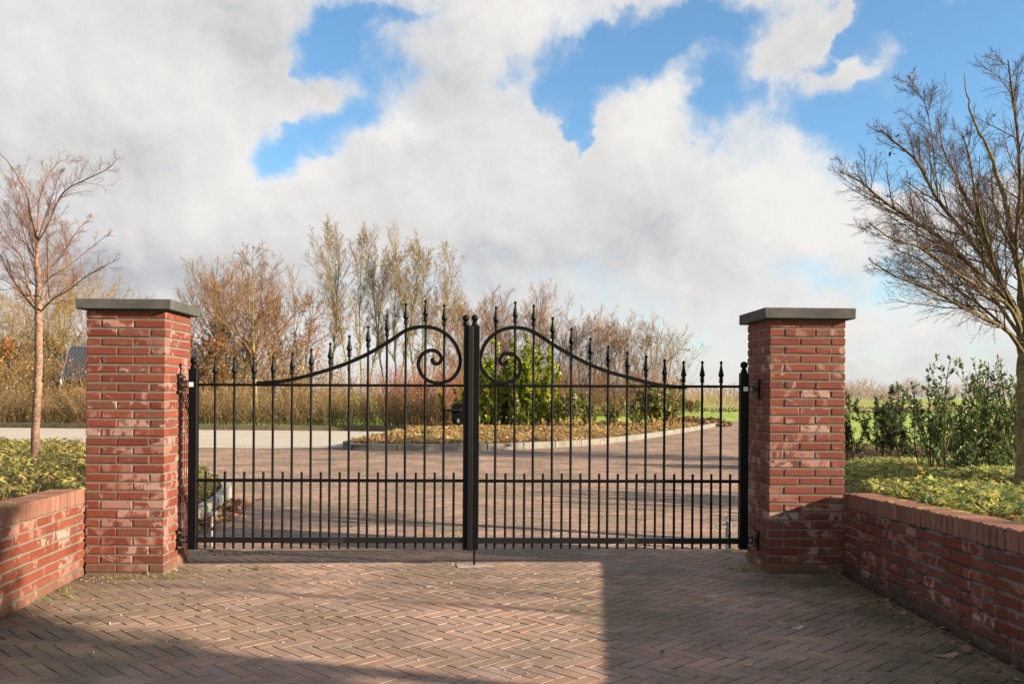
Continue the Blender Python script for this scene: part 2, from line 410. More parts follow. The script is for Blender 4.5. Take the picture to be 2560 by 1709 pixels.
# algae film where the paving stays damp along the foot of both low walls
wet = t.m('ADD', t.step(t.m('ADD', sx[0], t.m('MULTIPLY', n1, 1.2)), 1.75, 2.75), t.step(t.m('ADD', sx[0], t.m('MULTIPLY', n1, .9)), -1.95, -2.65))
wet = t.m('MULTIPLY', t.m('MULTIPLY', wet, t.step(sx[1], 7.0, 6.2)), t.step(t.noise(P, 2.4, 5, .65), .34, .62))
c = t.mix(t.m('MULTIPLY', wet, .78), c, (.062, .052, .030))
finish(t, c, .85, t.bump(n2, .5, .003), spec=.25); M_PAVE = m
m, t = newmat('joint_sand'); P = pos(t)
n1 = t.noise(P, 1.6, 5, .65); n2 = t.noise(P, 40, 3)
c = t.mix(t.step(n1, .40, .56), (.040, .028, .020), (.17, .175, .030)); c = t.mix(t.step(n2, .50, .75), c, (.17, .125, .09))
finish(t, c, .95, t.bump(n2, .8, .01), spec=.1); M_JOINT = m
def camber(x, y):
    return .022 * np.exp(-((x - .1) / 1.7) ** 2 - ((y - 6.8) / 2.6) ** 2) + .0025 * vnoise(x, y, .9, 5)
W, L = .0705, .2115
def herring(x0, x1, y0, y1):
    s = math.sqrt(.5); ext = int(1.1 * max(x1 - x0, y1 - y0) / W) + 8
    k = np.arange(-ext, ext + 1); cx, cy = (x0 + x1) / 2, (y0 + y1) / 2
    y, mm = np.meshgrid(k, np.arange(-ext // 6 - 3, ext // 6 + 4))
    hx = y + 6 * mm + 1.5 - 0; hy = y + .5
    vx = y + .5; vy = y - 5 + 6 * mm + 1.5
    a = np.concatenate([np.stack([hx.ravel(), hy.ravel(), np.zeros(hx.size)], 1), np.stack([vx.ravel(), vy.ravel(), np.ones(vx.size)], 1)])
    X = (a[:, 0] + a[:, 1]) * s * W + cx; Y = (a[:, 1] - a[:, 0]) * s * W + cy
    ok = (X > x0) & (X < x1) & (Y > y0) & (Y < y1)
    return X[ok], Y[ok], a[ok, 2]
bx, by, bo = herring(-17.5, 20, .3, 44.5)
fr = (np.abs(bx) < .60 * by + 1.6) | (by < 6)
ok = inpoly(bx, by, DRIVE) & fr
bx, by, bo = bx[ok], by[ok], bo[ok]; N = len(bx)
ang = R(-45) + bo * R(90) + rng.normal(0, .012, N) + .03 * vnoise(bx, by, 2.1, 3)
g = rng.uniform(.0006, .0026, N); hl, hw = L / 2 - g, W / 2 - g
z = camber(bx, by) + rng.normal(0, .0005, N)
tx, ty = rng.normal(0, .0025, N), rng.normal(0, .005, N)
sg = np.array([(-1, -1), (1, -1), (1, 1), (-1, 1)], float)
ch = .0016
lo = np.stack([sg[None, :, 0] * hl[:, None], sg[None, :, 1] * hw[:, None]], -1)
hi = np.stack([sg[None, :, 0] * (hl - ch)[:, None], sg[None, :, 1] * (hw - ch)[:, None]], -1)
xy = np.concatenate([hi, lo], 1) + rng.normal(0, .0014, (N, 8, 2))
zz = np.concatenate([np.zeros((N, 4)), np.full((N, 4), -.009)], 1) + xy[..., 0] * tx[:, None] + xy[..., 1] * ty[:, None]
ca, sa = np.cos(ang)[:, None], np.sin(ang)[:, None]
V = np.stack([bx[:, None] + xy[..., 0] * ca - xy[..., 1] * sa, by[:, None] + xy[..., 0] * sa + xy[..., 1] * ca, z[:, None] + zz], -1)
F = np.array([(0, 1, 2, 3), (4, 5, 1, 0), (5, 6, 2, 1), (6, 7, 3, 2), (7, 4, 0, 3)])
F = (F[None] + (np.arange(N) * 8)[:, None, None]).reshape(-1, 4)
bc = np.stack([rng.beta(2.2, 2.2, N), rng.beta(1.2, 3, N), rng.uniform(0, 1, N)], 1)
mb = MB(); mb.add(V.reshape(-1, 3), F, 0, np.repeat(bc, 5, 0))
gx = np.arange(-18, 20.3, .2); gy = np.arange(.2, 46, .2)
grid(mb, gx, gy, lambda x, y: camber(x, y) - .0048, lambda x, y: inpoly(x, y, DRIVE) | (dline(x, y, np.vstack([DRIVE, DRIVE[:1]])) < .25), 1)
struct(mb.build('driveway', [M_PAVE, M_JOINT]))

# pale parking area
m, t = newmat('pale_paving'); P = pos(t)
br = t.n('ShaderNodeTexBrick', {'Vector': P, 'Color1': (.40, .365, .31, 1), 'Color2': (.47, .43, .365, 1), 'Mortar': (.27, .245, .19, 1), 'Scale': 1.0, 'Mortar Size': .012, 'Brick Width': .42, 'Row Height': .21})
n1 = t.noise(P, .8, 5, .7); n2 = t.noise(t.n('ShaderNodeVectorMath', {0: P, 1: (.18, 1, 1)}, operation='MULTIPLY').outputs[0], 2.2, 5, .7)
c = t.mix(t.m('MULTIPLY', t.step(n2, .42, .7), .5), br.outputs[0], (.31, .255, .18)); c = t.mix(t.m('MULTIPLY', t.step(n1, .5, .75), .4), c, (.50, .45, .37))
finish(t, c, .9, spec=.2); M_PARK = m
mb = MB(); n = len(PARKPOLY); mb.add(np.c_[PARKPOLY, np.full(n, .006)], [list(range(n))])
struct(mb.build('parking_area', M_PARK))

# ------------------------------------------------------------------ kerbs
def ribbon(mb, P, w, h, z0=-.03, ch=.012, seg=.99, col=None, tilt=0):
    P = np.asarray(P, float)[:, :2]
    s = np.concatenate([[0], np.cumsum(np.linalg.norm(np.diff(P, axis=0), axis=1))])
    fine = spline(P, 400) if len(P) > 2 else P[0] + np.linspace(0, 1, 400)[:, None] * (P[1] - P[0])
    s = np.concatenate([[0], np.cumsum(np.linalg.norm(np.diff(fine, axis=0), axis=1))])
    n = max(1, int(s[-1] / seg)); st = np.linspace(0, s[-1], n + 1)
    A = np.stack([np.interp(st, s, fine[:, i]) for i in (0, 1)], 1)
    for a, b in zip(A[:-1], A[1:]):
        d = b - a; Ln = np.linalg.norm(d); d /= Ln
        Rm = np.array([[d[0], -d[1], 0], [d[1], d[0], 0], [0, 0, 1]])
        V, q, tr = cboxes([0, 0, 0], (Ln - .006, w, h - z0), ch)
        V = V @ Rm.T + np.array([(a[0] + b[0]) / 2, (a[1] + b[1]) / 2, (h + z0) / 2])
        addboxes(mb, (V, q, tr), 0, col)
def mat_concrete(name, a, b, moss=(.10, .10, .04), amt=.3):
    m, t = newmat(name); P = pos(t); n1 = t.noise(P, 5, 5, .65); n2 = t.noise(P, 110, 3, .6); n3 = t.noise(P, 1.3, 5, .7)
    c = t.mix(t.step(n1, .3, .7), a, b); c = t.mix(t.m('MULTIPLY', t.step(n2, .45, .8), .35), c, tuple(x * .55 for x in a))
    c = t.mix(t.m('MULTIPLY', t.step(n3, .48, .66), amt), c, moss)
    finish(t, c, .9, t.bump(n2, .4, .003), spec=.2); return m
M_KERB = mat_concrete('kerb_concrete', (.21, .20, .175), (.29, .275, .245), amt=.4)
M_KERB2 = mat_concrete('kerb_dark', (.085, .070, .045), (.13, .11, .075), (.06, .05, .02), .6)
mb = MB(); ribbon(mb, LBED[1:8], .12, .135); struct(mb.build('kerb', M_KERB))
M_KERB3 = mat_concrete('kerb_grey', (.14, .13, .115), (.20, .19, .17), amt=.4)
mb = MB(); ribbon(mb, ISLE, .16, .15); ribbon(mb, [ISLE[0], gnd(935, 1103)[:2], gnd(1000, 1090)[:2]], .16, .15); struct(mb.build('kerb', M_KERB3))
mb = MB(); ribbon(mb, HEDGE, .16, .17); struct(mb.build('kerb', M_KERB2))

# ------------------------------------------------------------------ brick pillars
M_BRICK = mat_brick('red_brick'); M_BRICKW = mat_brick('red_brick_damp', .45)
M_MORT = mat_mortar('mortar', (.150, .134, .106), (.10, .085, .055), .22, .52)
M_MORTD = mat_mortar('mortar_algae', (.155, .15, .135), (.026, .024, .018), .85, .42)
M_STONE = mat_concrete('bluestone', (.055, .054, .053), (.098, .094, .089), (.040, .038, .032), .5)
def brick_cols(n, g, pale=.35):
    return np.stack([g.beta(1.6, 1.6, n), g.uniform(0, 1, n) ** (1.0) * (g.uniform(0, 1, n) < .75), g.uniform(0, 1, n)], 1)
def pillar(px_corner, Y, side, ztop, zcap, cap_over, label, seed):
    """side=-1: given corner is the front right one; +1: the front left one"""
    g = np.random.default_rng(seed)
    c0 = at(px_corner, 1300, Y)
    S = .545
    o0 = np.array([c0[0], Y]) - (UX * S if side < 0 else 0)
    root = empty('brick_pillar', (*(o0 + UX * S / 2 + VX * S / 2), 0), label, 'pillar', 'pair of brick gate pillars', TH)
    mb = MB(); H0 = -.045; nc = 30; pit = (ztop - H0) / nc
    cen, siz, col, rot = [], [], [], []
    e = (S - .545) / 2
    for k in range(nc):
        zc = H0 + (k + .5) * pit - .0035
        for sd in range(4):
            for j in range(2):
                a = .1075 + .22 * j if (k % 2) else S - .1075 - .22 * j
                x, y = a - S / 2, -S / 2 + .05
                for _ in range(sd): x, y = -y, x
                cen.append((x, y, zc)); siz.append((.2115, .10, pit - .0125) if sd % 2 == 0 else (.10, .2115, pit - .0125))
    n = len(cen); cen = np.array(cen); cen[:, :2] += g.normal(0, .0007, (n, 2)); siz = np.array(siz) + g.normal(0, .0009, (n, 3))
    bc = brick_cols(n, g)
    # lime bloom gathers in bands: more at mid/low courses and at the outer corners
    zz = cen[:, 2]
    band = np.clip(1.5 - np.abs(zz - .60) / .40, .3, 1.5)
    bc[:, 1] = np.clip(bc[:, 1] * (.55 + .6 * band), 0, 1)
    addboxes(mb, cboxes(cen, siz, .0045, None, .0008, g), 0, bc)
    cbox(mb, (-S / 2 + .0062, -S / 2 + .0062, H0), (S / 2 - .0062, S / 2 - .0062, ztop), .004, 1)
    mb.build('brickwork', [M_BRICK, M_MORT], root)
    mb = MB(); q = S / 2 + cap_over; cbox(mb, (-q, -q, ztop + .0005), (q, q, zcap), .005)
    mb.build('capstone', M_STONE, root)
    return root
YL, YR = 6.24, 6.385
PL = pillar(411, YL, -1, at(411, 775, YL)[2], at(422, 747.5, YL - .05)[2], .052, 'red brick gate pillar with the left gate hinged on its sunlit side', 11)
PR = pillar(1921.5, YR, 1, at(1921, 797, YR)[2], at(1912, 768, YR - .05)[2], .052, 'red brick gate pillar whose base is shaded by the right garden wall', 12)

# ------------------------------------------------------------------ garden walls
def wall(A, B, zA, zB, inner, label, mats, seed, moss):
    """A far end at the pillar, B near end; face on the +inner side of A->B"""
    g = np.random.default_rng(seed)
    A, B = np.array(A), np.array(B); d = B - A; Ln = np.linalg.norm(d); d /= Ln
    nn = np.array([-d[1], d[0]]) * inner                        # towards the driveway
    root = empty('garden_wall', (*A, 0), label, 'wall', 'low brick garden walls beside the gate')
    Rm = np.array([[d[0], -nn[0], 0], [d[1], -nn[1], 0], [0, 0, 1.]])   # local x along, y into the wall
    tz = lambda V: np.c_[V[:, :2], V[:, 2] * (1 + (zB / zA - 1) * np.clip(V[:, 0], 0, 9) / Ln * (V[:, 2] > .02))]
    mb = MB(); cop = .104; nc = 8; pit = (zA - cop) / nc; cen, siz = [], []
    for k in range(nc):
        x = -.11 if k % 2 else 0.0
        while x < Ln:
            a, b = max(x, 0), min(x + .2105, Ln)
            if b - a > .03: cen.append(((a + b) / 2, .05, (k + .5) * pit - .002)); siz.append((b - a, .10, pit - .0125))
            x += .22
    cen = np.array(cen); n = len(cen); cen += g.normal(0, .0009, (n, 3)); siz = np.array(siz) + g.normal(0, .0010, (n, 3))
    V, q, tr = cboxes(cen, siz, .0045, None, .0011, g); V = tz(V) @ Rm.T
    addboxes(mb, (V, q, tr), 0, brick_cols(n, g) * np.array([1, .8, 1]))
    V, q, tr = cboxes([(Ln / 2, .1045, (zA - cop) / 2 + .001)], (Ln - .02, .199, zA - cop + .004), .003)
    n0 = mb.n; addboxes(mb, (tz(V) @ Rm.T, q, tr), 1)
    mb.build('brickwork', mats[:2], root)
    mb = MB(); x = np.arange(.03, Ln, .0625); n = len(x)
    cen = np.stack([x, np.full(n, .102), np.full(n, zA - .05)], 1) + g.normal(0, .0016, (n, 3)); siz = np.array([.0505, .212, .10]) + g.normal(0, .0012, (n, 3))
    V, q, tr = cboxes(cen, siz, .005, None, .0010, g)
    addboxes(mb, (tz(V) @ Rm.T, q, tr), 0, brick_cols(n, g) * np.array([1, .5, 1]))
    V, q, tr = cboxes([(Ln / 2, .102, zA - .0505)], (Ln - .02, .2, .092), .003)
    addboxes(mb, (tz(V) @ Rm.T, q, tr), 1)
    mb.build('coping', mats[2:], root)
    return root
m, t = newmat('coping_brick'); P = pos(t); A_ = attr(t); sep = t.n('ShaderNodeSeparateColor', {0: A_.outputs[0]})
c = t.mix(sep.outputs[0], (.150, .068, .050), (.25, .12, .085)); n1 = t.noise(P, 4, 5, .65); n2 = t.noise(P, 70, 3)
c = t.mix(t.m('MULTIPLY', t.step(n2, .4, .75), .4), c, (.11, .06, .045)); c = t.mix(t.m('MULTIPLY', t.step(n1, .55, .72), .5), c, (.32, .22, .175))
n3 = t.noise(P, 9, 5, .7); n4 = t.noise(P, .9, 3)
up = t.n('ShaderNodeSeparateXYZ', {0: t.n('ShaderNodeNewGeometry').outputs['Normal']}).outputs[2]
mo = t.m('MULTIPLY', t.m('MULTIPLY', t.step(n3, .50, .60), t.step(n4, .44, .56)), t.step(up, .3, .8))
c = t.mix(t.m('MULTIPLY', mo, .85), c, (.34, .30, .028))
finish(t, c, .85, t.bump(t.m('ADD', n2, mo), .6, .006), spec=.2); M_COP = m
wl_A, wl_B = np.array([-2.945, 6.215]), np.array([-2.46, 1.4])
wr_A, wr_B = np.array([2.352, 6.372]), np.array([2.40, -.6])
wall(wl_A, wl_B, .600, .655, 1, 'low brick garden wall in full sun left of the gate', [M_BRICK, M_MORT, M_COP, M_MORT], 21, 0)
wall(wr_A, wr_B, .592, .785, -1, 'low brick garden wall in shade with yellow moss on its coping', [M_BRICKW, M_MORTD, M_COP, M_MORTD], 22, 1)
# edging course of pavers along the right wall and pillar
mb = MB(); g = np.random.default_rng(5)
def edging(A, B, off):
    A, B = np.array(A), np.array(B); d = B - A; Ln = np.linalg.norm(d); d /= Ln; nn = np.array([-d[1], d[0]]) * off
    n = int(Ln / .213); x = (np.arange(n) + .5) * .213
    Rm = np.array([[d[0], -d[1], 0], [d[1], d[0], 0], [0, 0, 1.]])
    cen = np.stack([x, np.zeros(n), np.full(n, -.010)], 1) + g.normal(0, .0015, (n, 3))
    V, q, tr = cboxes(cen, (.206, .068, .040), .005, None, .001, g); V = V @ Rm.T; V[:, :2] += A + nn * .040
    addboxes(mb, (V, q, tr), 0, np.stack([g.beta(2, 2, n) * .7, g.uniform(0, 1, n), g.uniform(0, 1, n)], 1))
edging(wr_A + [-.004, -.04], wr_B, -1)
p0 = np.array(PR.location[:2]) - UX * .2725 - VX * .2725
edging(p0 + UX * .53, p0 - UX * .07, 1); edging(p0, p0 + VX * .6, 1)
struct(mb.build('edging_course', M_PAVE))

# ------------------------------------------------------------------ the gate
M_IRON = plain('black_paint', (.0026, .0026, .0031), .5, 0, .15, 25, .0006, .14)
m, t = newmat('black_paint_worn'); P = pos(t); n1 = t.noise(P, 3.2, 6, .7); n2 = t.noise(P, 60, 3)
finish(t, t.mix(t.m('MULTIPLY', t.step(n1, .60, .70), .6), (.0035, .0035, .004), (.075, .068, .058)), .38, t.bump(n2, .3, .0006), spec=.45); M_IRON2 = m
M_CHROME = plain('zinc_bolt', (.55, .54, .52), .22, 1.0, .12)
M_GALV = plain('galvanised_steel', (.34, .35, .35), .5, .6, .2, 18)
m, t = newmat('rusted_galvanised'); P = pos(t); n1 = t.noise(P, 22, 5, .7)
finish(t, t.mix(t.step(n1, .5, .66), (.42, .41, .39), (.20, .08, .02)), .6, None, .2); M_RUST = m
M_STICK = plain('sticker_white', (.80, .78, .77), .4, 0, .04); M_STICKG = plain('sticker_grey', (.34, .34, .36), .5); M_STICKR = plain('sticker_red', (.60, .06, .05), .5)
Y0 = 6.52; X0 = slopes(483, 1200)[0] * Y0
def GI(px, py):
    kx, kz = slopes(px, py)
    u = (kx * Y0 - X0) / (UX[0] - kx * UX[1]); Y = Y0 + u * UX[1]
    return np.array([u, EYE + kz * Y])
GW = GI(1858, 1200)[0]
def gate_point(u, v=0): return np.array([X0, Y0]) + UX * u + VX * v
FIN = np.array([(0, .162), (.006, .161), (.0105, .156), (.012, .150), (.0105, .144), (.0068, .140), (.0072, .132), (.010, .112), (.0142, .088), (.0195, .066), (.0212, .058),
                (.0195, .052), (.0115, .040), (.0105, .036), (.0165, .033), (.0165, .028), (.0135, .026), (.0148, .020), (.0145, .014), (.0175, .011), (.0175, .006), (.0105, .003), (.0092, 0)])[::-1]
BALL = lambda z, r: np.array([(.024, z), (.024, z + .012), (.019, z + .016), (.021, z + .024), (.0165, z + .030), (.012, z + .034)] +
                             [(r * math.sin(a), z + .030 + r - r * math.cos(a)) for a in np.linspace(.5, 3.1, 10)])
SCRL_L = [(600, 807), (660, 803), (720, 799), (800, 792), (880, 776), (1030, 741), (1180, 695), (1327, 643), (1475, 575), (1623, 490), (1700, 437), (1770, 393), (1850, 370), (1924, 366), (2000, 379), (2071, 414), (2130, 465), (2172, 535), (2195, 620), (2185, 690), (2155, 745), (2110, 783), (2040, 804), (1980, 799), (1930, 778), (1890, 735), (1868, 680), (1870, 630), (1895, 583), (1935, 556), (1980, 550), (2022, 568), (2046, 605), (2036, 643), (2005, 656), (1980, 645), (1977, 625), (1992, 619)]
SCRL_L = [(450 + x * .31929, 700 + y * .31929) for x, y in SCRL_L]
SCRL_R = [(2100, 787), (2030, 783), (1943, 775), (1880, 764), (1807, 748), (1670, 712), (1530, 672), (1398, 622), (1259, 552), (1122, 472), (1050, 424), (983, 382), (915, 357), (847, 348), (775, 357), (706, 387), (645, 440), (605, 510), (588, 590), (603, 655), (645, 710), (700, 746), (755, 757), (805, 748), (850, 720), (877, 680), (884, 632), (870, 585), (838, 551), (795, 538), (755, 548), (732, 582), (741, 612), (768, 620), (783, 602), (772, 592)]
SCRL_R = [(1000 + x * .34057, 700 + y * .34057) for x, y in SCRL_R]
def leaf_gate(left):
    u0 = 0 if left else GW
    p0 = gate_point(u0)
    root = empty('gate_leaf', (*p0, 0), ('black wrought iron gate leaf on the left pillar, carrying the lock box and handle' if left else
                 'black wrought iron gate leaf on the right pillar, carrying the cover strip and drop bolt'), 'gate', 'two leaves of the driveway gate', TH)
    G = lambda px, py: GI(px, py) - np.array([u0, 0])
    part = lambda mb, name, mat=M_IRON, par=None, sm=False: mb.build(name, mat, par or root, (0, 0, 0), sm)
    # posts
    pc, pw = (483, .030) if left else (1858, .030)
    zb, zt = G(pc, 1371.5)[1], G(pc, 922 if left else 932)[1]
    mb = MB(); cbox(mb, (-pw, -pw, zb), (pw, pw, zt), .003); hp = part(mb, 'hinge_post')
    mb = MB(); lathe(mb, BALL(zt, .0275), k=18); part(mb, 'ball_finial', par=hp, sm=True)
    pc = 1165 if left else 1186.5
    u, zb = G(pc, 1372); zt = G(pc, 814)[1]; w = .0265 if left else .027
    mb = MB(); cbox(mb, (u - w, -.030, zb), (u + w, .030, zt), .003); lp = part(mb, 'lock_post')
    mb = MB(); lathe(mb, BALL(zt, .0255), (G(1164.6 if left else 1187, 800)[0], 0, 0), k=18); part(mb, 'ball_finial', par=lp, sm=True)
    # rails
    e0 = pw if left else -pw
    uL = u - w if left else u + w
    for (yh, yl, hh, dd) in ((961.2, 966, .0098, .010), (1199.5, 1202.6, .0115, .011), (1347.5, 1351, .0205, .0195)):
        pa, pb = ((494, yh), (1156, (yh + yl) / 2)) if left else ((1848, yl), (1197, (yh + yl) / 2 + .5))
        za, zb_ = G(*pa)[1], G(*pb)[1]
        mb = MB(); V, q, tr = cboxes([0, 0, 0], (abs(uL - e0), dd * 2, hh * 2), .0018)
        f = (V[:, 0] / abs(uL - e0) + .5); f = f if left else 1 - f
        V[:, 0] += (uL + e0) / 2; V[:, 2] += za + (zb_ - za) * f
        addboxes(mb, (V, q, tr)); part(mb, 'rail', M_IRON2 if hh > .015 else M_IRON)
    # long bars with spear heads
    if left:
        xs = [450 + x * .31929 for x in (278, 428, 582, 731, 881, 1029, 1178, 1327, 1475, 1623, 1770, 1924, 2071)]
        ys = [891.6, 891, 891.6, 888.4, 879.8, 870.2, 855.5, 836.7, 813.4, 786.2, 756.8, 748.9, 760]
    else:
        xs = [1240.5, 1288.5, 1334.8, 1382.1, 1428.8, 1476.1, 1521.1, 1568.8, 1615.5, 1661.8, 1709.1, 1755.8, 1803]
        ys = [764.7, 752.8, 760.6, 791.3, 818.5, 843.4, 862.1, 877.4, 887.3, 896.9, 901.6, 901.6, 902.5]
    for x, y in zip(xs, ys):
        a, ztop = G(x, y); zbot = G(x, 1370.5)[1]
        mb = MB(); tube1(mb, [(a, 0, zbot), (a, 0, ztop - .16)], .0092, 10); b = part(mb, 'bar', sm=False)
        for p_ in b.data.polygons: p_.use_smooth = len(p_.vertices) == 4
        mb = MB(); pr = FIN.copy(); pr[:, 1] += ztop - .162; lathe(mb, pr, (a, 0, 0), 10)
        part(mb, 'spear_finial', par=b)
        mb = None
    xs2 = [450 + x * .31929 for x in (201, 352, 503, 653, 804, 953, 1103, 1251, 1401, 1550, 1698, 1847, 1995, 2143)] if left else \
          [1150 + x * .31929 for x in (209, 356, 504, 650, 797, 943, 1090, 1236, 1383, 1529, 1677, 1822, 1968, 2115)]
    for i, x in enumerate(xs2):
        a, zt2 = G(x, 1177.5 + i * .27 if left else 1182.5 + i * .15); zbot = G(x, 1370.5)[1]
        mb = MB(); tube1(mb, [(a, 0, zbot), (a, 0, zt2)], .0090, 10); b = part(mb, 'short_bar')
        for p_ in b.data.polygons: p_.use_smooth = len(p_.vertices) == 4
    # scroll
    C = spline([G(x, y) for x, y in (SCRL_L if left else SCRL_R)], 260)
    T = nrm(np.gradient(C, axis=0)); Nn = np.stack([-T[:, 1], T[:, 0]], 1)
    hw = np.full(260, .0128); hw[-14:] *= np.linspace(1, 1.25, 14)
    hd = .0155; ring = []
    for (sx, sy) in ((-1, -1), (1, -1), (1, 1), (-1, 1)):
        q2 = C + Nn * (hw * sx)[:, None]; ring.append(np.stack([q2[:, 0], np.full(260, sy * hd), q2[:, 1]], 1))
    V = np.stack(ring, 1); idx = np.arange(260 * 4).reshape(260, 4)
    F = np.stack([idx[:-1], np.roll(idx[:-1], -1, 1), np.roll(idx[1:], -1, 1), idx[1:]], -1).reshape(-1, 4)
    mb = MB(); mb.add(V.reshape(-1, 3), F); mb.f.append((idx[:1], 0, None)); mb.f.append((idx[-1:, ::-1].copy(), 0, None)); part(mb, 'scroll')
    # sticker on the hinge post
    a, zs = G(481 if left else 1861.5, 961 if left else 972.5)
    mb = MB(); V = lambda w_, z0, z1, y: np.array([(a - w_, y, z0), (a + w_, y, z0), (a + w_, y, z1), (a - w_, y, z1)])
    cbox(mb, (a - .016, -.0315, zs - .017), (a + .016, -.0303, zs + .017), .0003, 0)
    for k in range(4): mb.add(V(.0135, zs + .009 - k * .006, zs + .0105 - k * .006, -.0322), [(0, 1, 2, 3)], 1)
    mb.add(V(.016, zs - .0165, zs - .0135, -.0323), [(0, 1, 2, 3)], 2)
    mb.build('sticker', [M_STICK, M_STICKG, M_STICKR], root)
    if left:
        c0, c1 = G(1128.5, 1059), G(1156.5, 1007)
        mb = MB(); x0, z0, x1, z1 = c0[0], c0[1], c1[0], c1[1]; k = .022
        out = [(x0 + k, z0), (x1, z0), (x1, z1), (x0 + k, z1), (x0, z1 - k), (x0, z0 + k)]
        Vf = np.array([(x, y, z) for y in (-.030, .026) for x, z in out])
        n = 6; mb.add(Vf, [list(range(n)), list(range(2 * n - 1, n - 1, -1))]); mb.f.append((np.array([[i, i + n, (i + 1) % n + n, (i + 1) % n] for i in range(n)]), 0, None))
        lb = part(mb, 'lock_box')
        hx, hz = G(1149, 1024); tx_, tz_ = G(1113.5, 1025.2)
        mb = MB(); lathe(mb, [(.017, -.046), (.019, -.044), (.019, -.034), (.017, -.0305)], (hx, 0, hz), 14, axis='y')
        # lathe along y: profile z becomes y
        n = 42; s_ = np.linspace(0, 1, n); rr = .0095 + .0022 * np.cos(s_ * 60) ; rr *= np.where(s_ > .72, 1 - (s_ - .72) * 1.9, 1); rr[0] = .008
        P_ = np.stack([hx + (tx_ - hx) * s_, np.full(n, -.060) - .012 * np.sin(s_ * 3.1) * .5, hz + (tz_ - hz) * s_], 1)
        tube1(mb, P_, rr, 10); tube1(mb, [(hx, -.032, hz), (hx, -.064, hz)], .009, 10); part(mb, 'handle', par=lb, sm=True)
        kx_, kz_ = G(1146, 1051)
        mb = MB(); cbox(mb, (kx_ - .021, -.036, kz_ - .030), (kx_ + .021, -.0305, kz_ + .030), .006); part(mb, 'escutcheon', par=lb)
        mb = MB(); cbox(mb, (kx_ - .009, -.041, kz_ - .016), (kx_ + .009, -.0362, kz_ + .016), .004); part(mb, 'key_cylinder', M_CHROME, lb)
    else:
        a0, zb2 = G(1168, 1373.5); a1, zt2 = G(1184, 814.5)
        mb = MB(); cbox(mb, (a0, -.039, zb2), (a1, -.0305, zt2), .0015); part(mb, 'cover_strip', M_IRON2)
        db = G(1186, 1372); mb = MB(); tube1(mb, [(db[0], -.006, .0), (db[0], -.006, db[1] + .01)], .0085, 10); part(mb, 'drop_bolt', sm=False)
    return root
GL = leaf_gate(True); GR = leaf_gate(False)
# stone under the drop bolt
mb = MB(); d = gate_point(GI(1186, 1390)[0], -.02); cbox(mb, (-.13, -.06, -.03), (.13, .06, .0035), .004)
o = mb.build('bolt_plate', plain('plate_stone', (.27, .22, .18), .9), None, (0, 0, 0)); o.location = (*d, float(camber(d[0], d[1]))); o.rotation_euler.z = TH + .12
tag(o, 'flat grey stone set in the pavers under the gate drop bolt', 'bolt plate')

# hinges: plate on the pillar side, four bolts, eye bolt to the post (parts of the leaf they carry)
def hinge(left, py):
    face = (np.array(PL.location[:2]) + UX * .2725) if left else (np.array(PR.location[:2]) - UX * .2725)
    s = 1 if left else -1                                       # from the pillar towards the gate
    root = GL if left else GR
    uf = (face - np.array([X0, Y0])) @ UX
    z = GI(483 if left else 1858, py)[1]
    u0 = uf - (0 if left else GW)
    gap = abs(u0) - .030
    o3 = np.array([u0, 0, z])
    mb = MB(); n = 13; a = np.linspace(-1, 1, n)
    prof = [(.036 + .014 * q * q, .070 * q) for q in a]                     # waisted plate outline
    out = [(w_, h) for w_, h in prof] + [(-w_, h) for w_, h in prof[::-1]]
    V = np.array([(s * x, y, h) for x in (.003, .013) for y, h in out]) + o3; m_ = len(out)
    mb.add(V, [list(range(m_)), list(range(2 * m_ - 1, m_ - 1, -1))]); mb.f.append((np.array([[i, i + m_, (i + 1) % m_ + m_, (i + 1) % m_] for i in range(m_)]), 0, None))
    hp = mb.build('hinge', M_IRON, root)
    T = lambda mb, P, r, k: tube1(mb, np.array(P) + o3, r, k)
    for y in (-.035, .035):
        for h in (-.054, .054):
            mb = MB(); T(mb, [(s * .013, y, h), (s * .030, y, h)], .0085, 6); T(mb, [(s * .030, y, h), (s * .038, y, h)], .0055, 8); mb.build('bolt', M_CHROME, hp)
    mb = MB(); T(mb, [(s * .013, 0, 0), (s * .045, 0, 0)], .017, 6); T(mb, [(s * .045, 0, 0), (s * (gap - .034), 0, 0)], .0095, 10); mb.build('eye_bolt', M_CHROME, hp)
    mb = MB(); gx_ = gap - .022
    B = lambda x0, x1, z0, z1: cbox(mb, np.array((min(x0, x1), -.016, z0)) + o3, np.array((max(x0, x1), .016, z1)) + o3, .0006)
    B(s * (gap - .006), s * gap, -.0172, .0172)
    for h in (-.023, .017): B(s * (gx_ - .022), s * gap, h, h + .006)
    mb.build('clevis', M_IRON, hp)
    mb = MB(); T(mb, [(s * (gx_ - .004), 0, -.030), (s * (gx_ - .004), 0, .030)], .010, 12); mb.build('pin', M_GALV, hp)
hinge(True, 960); hinge(True, 1347); hinge(False, 972); hinge(False, 1348)

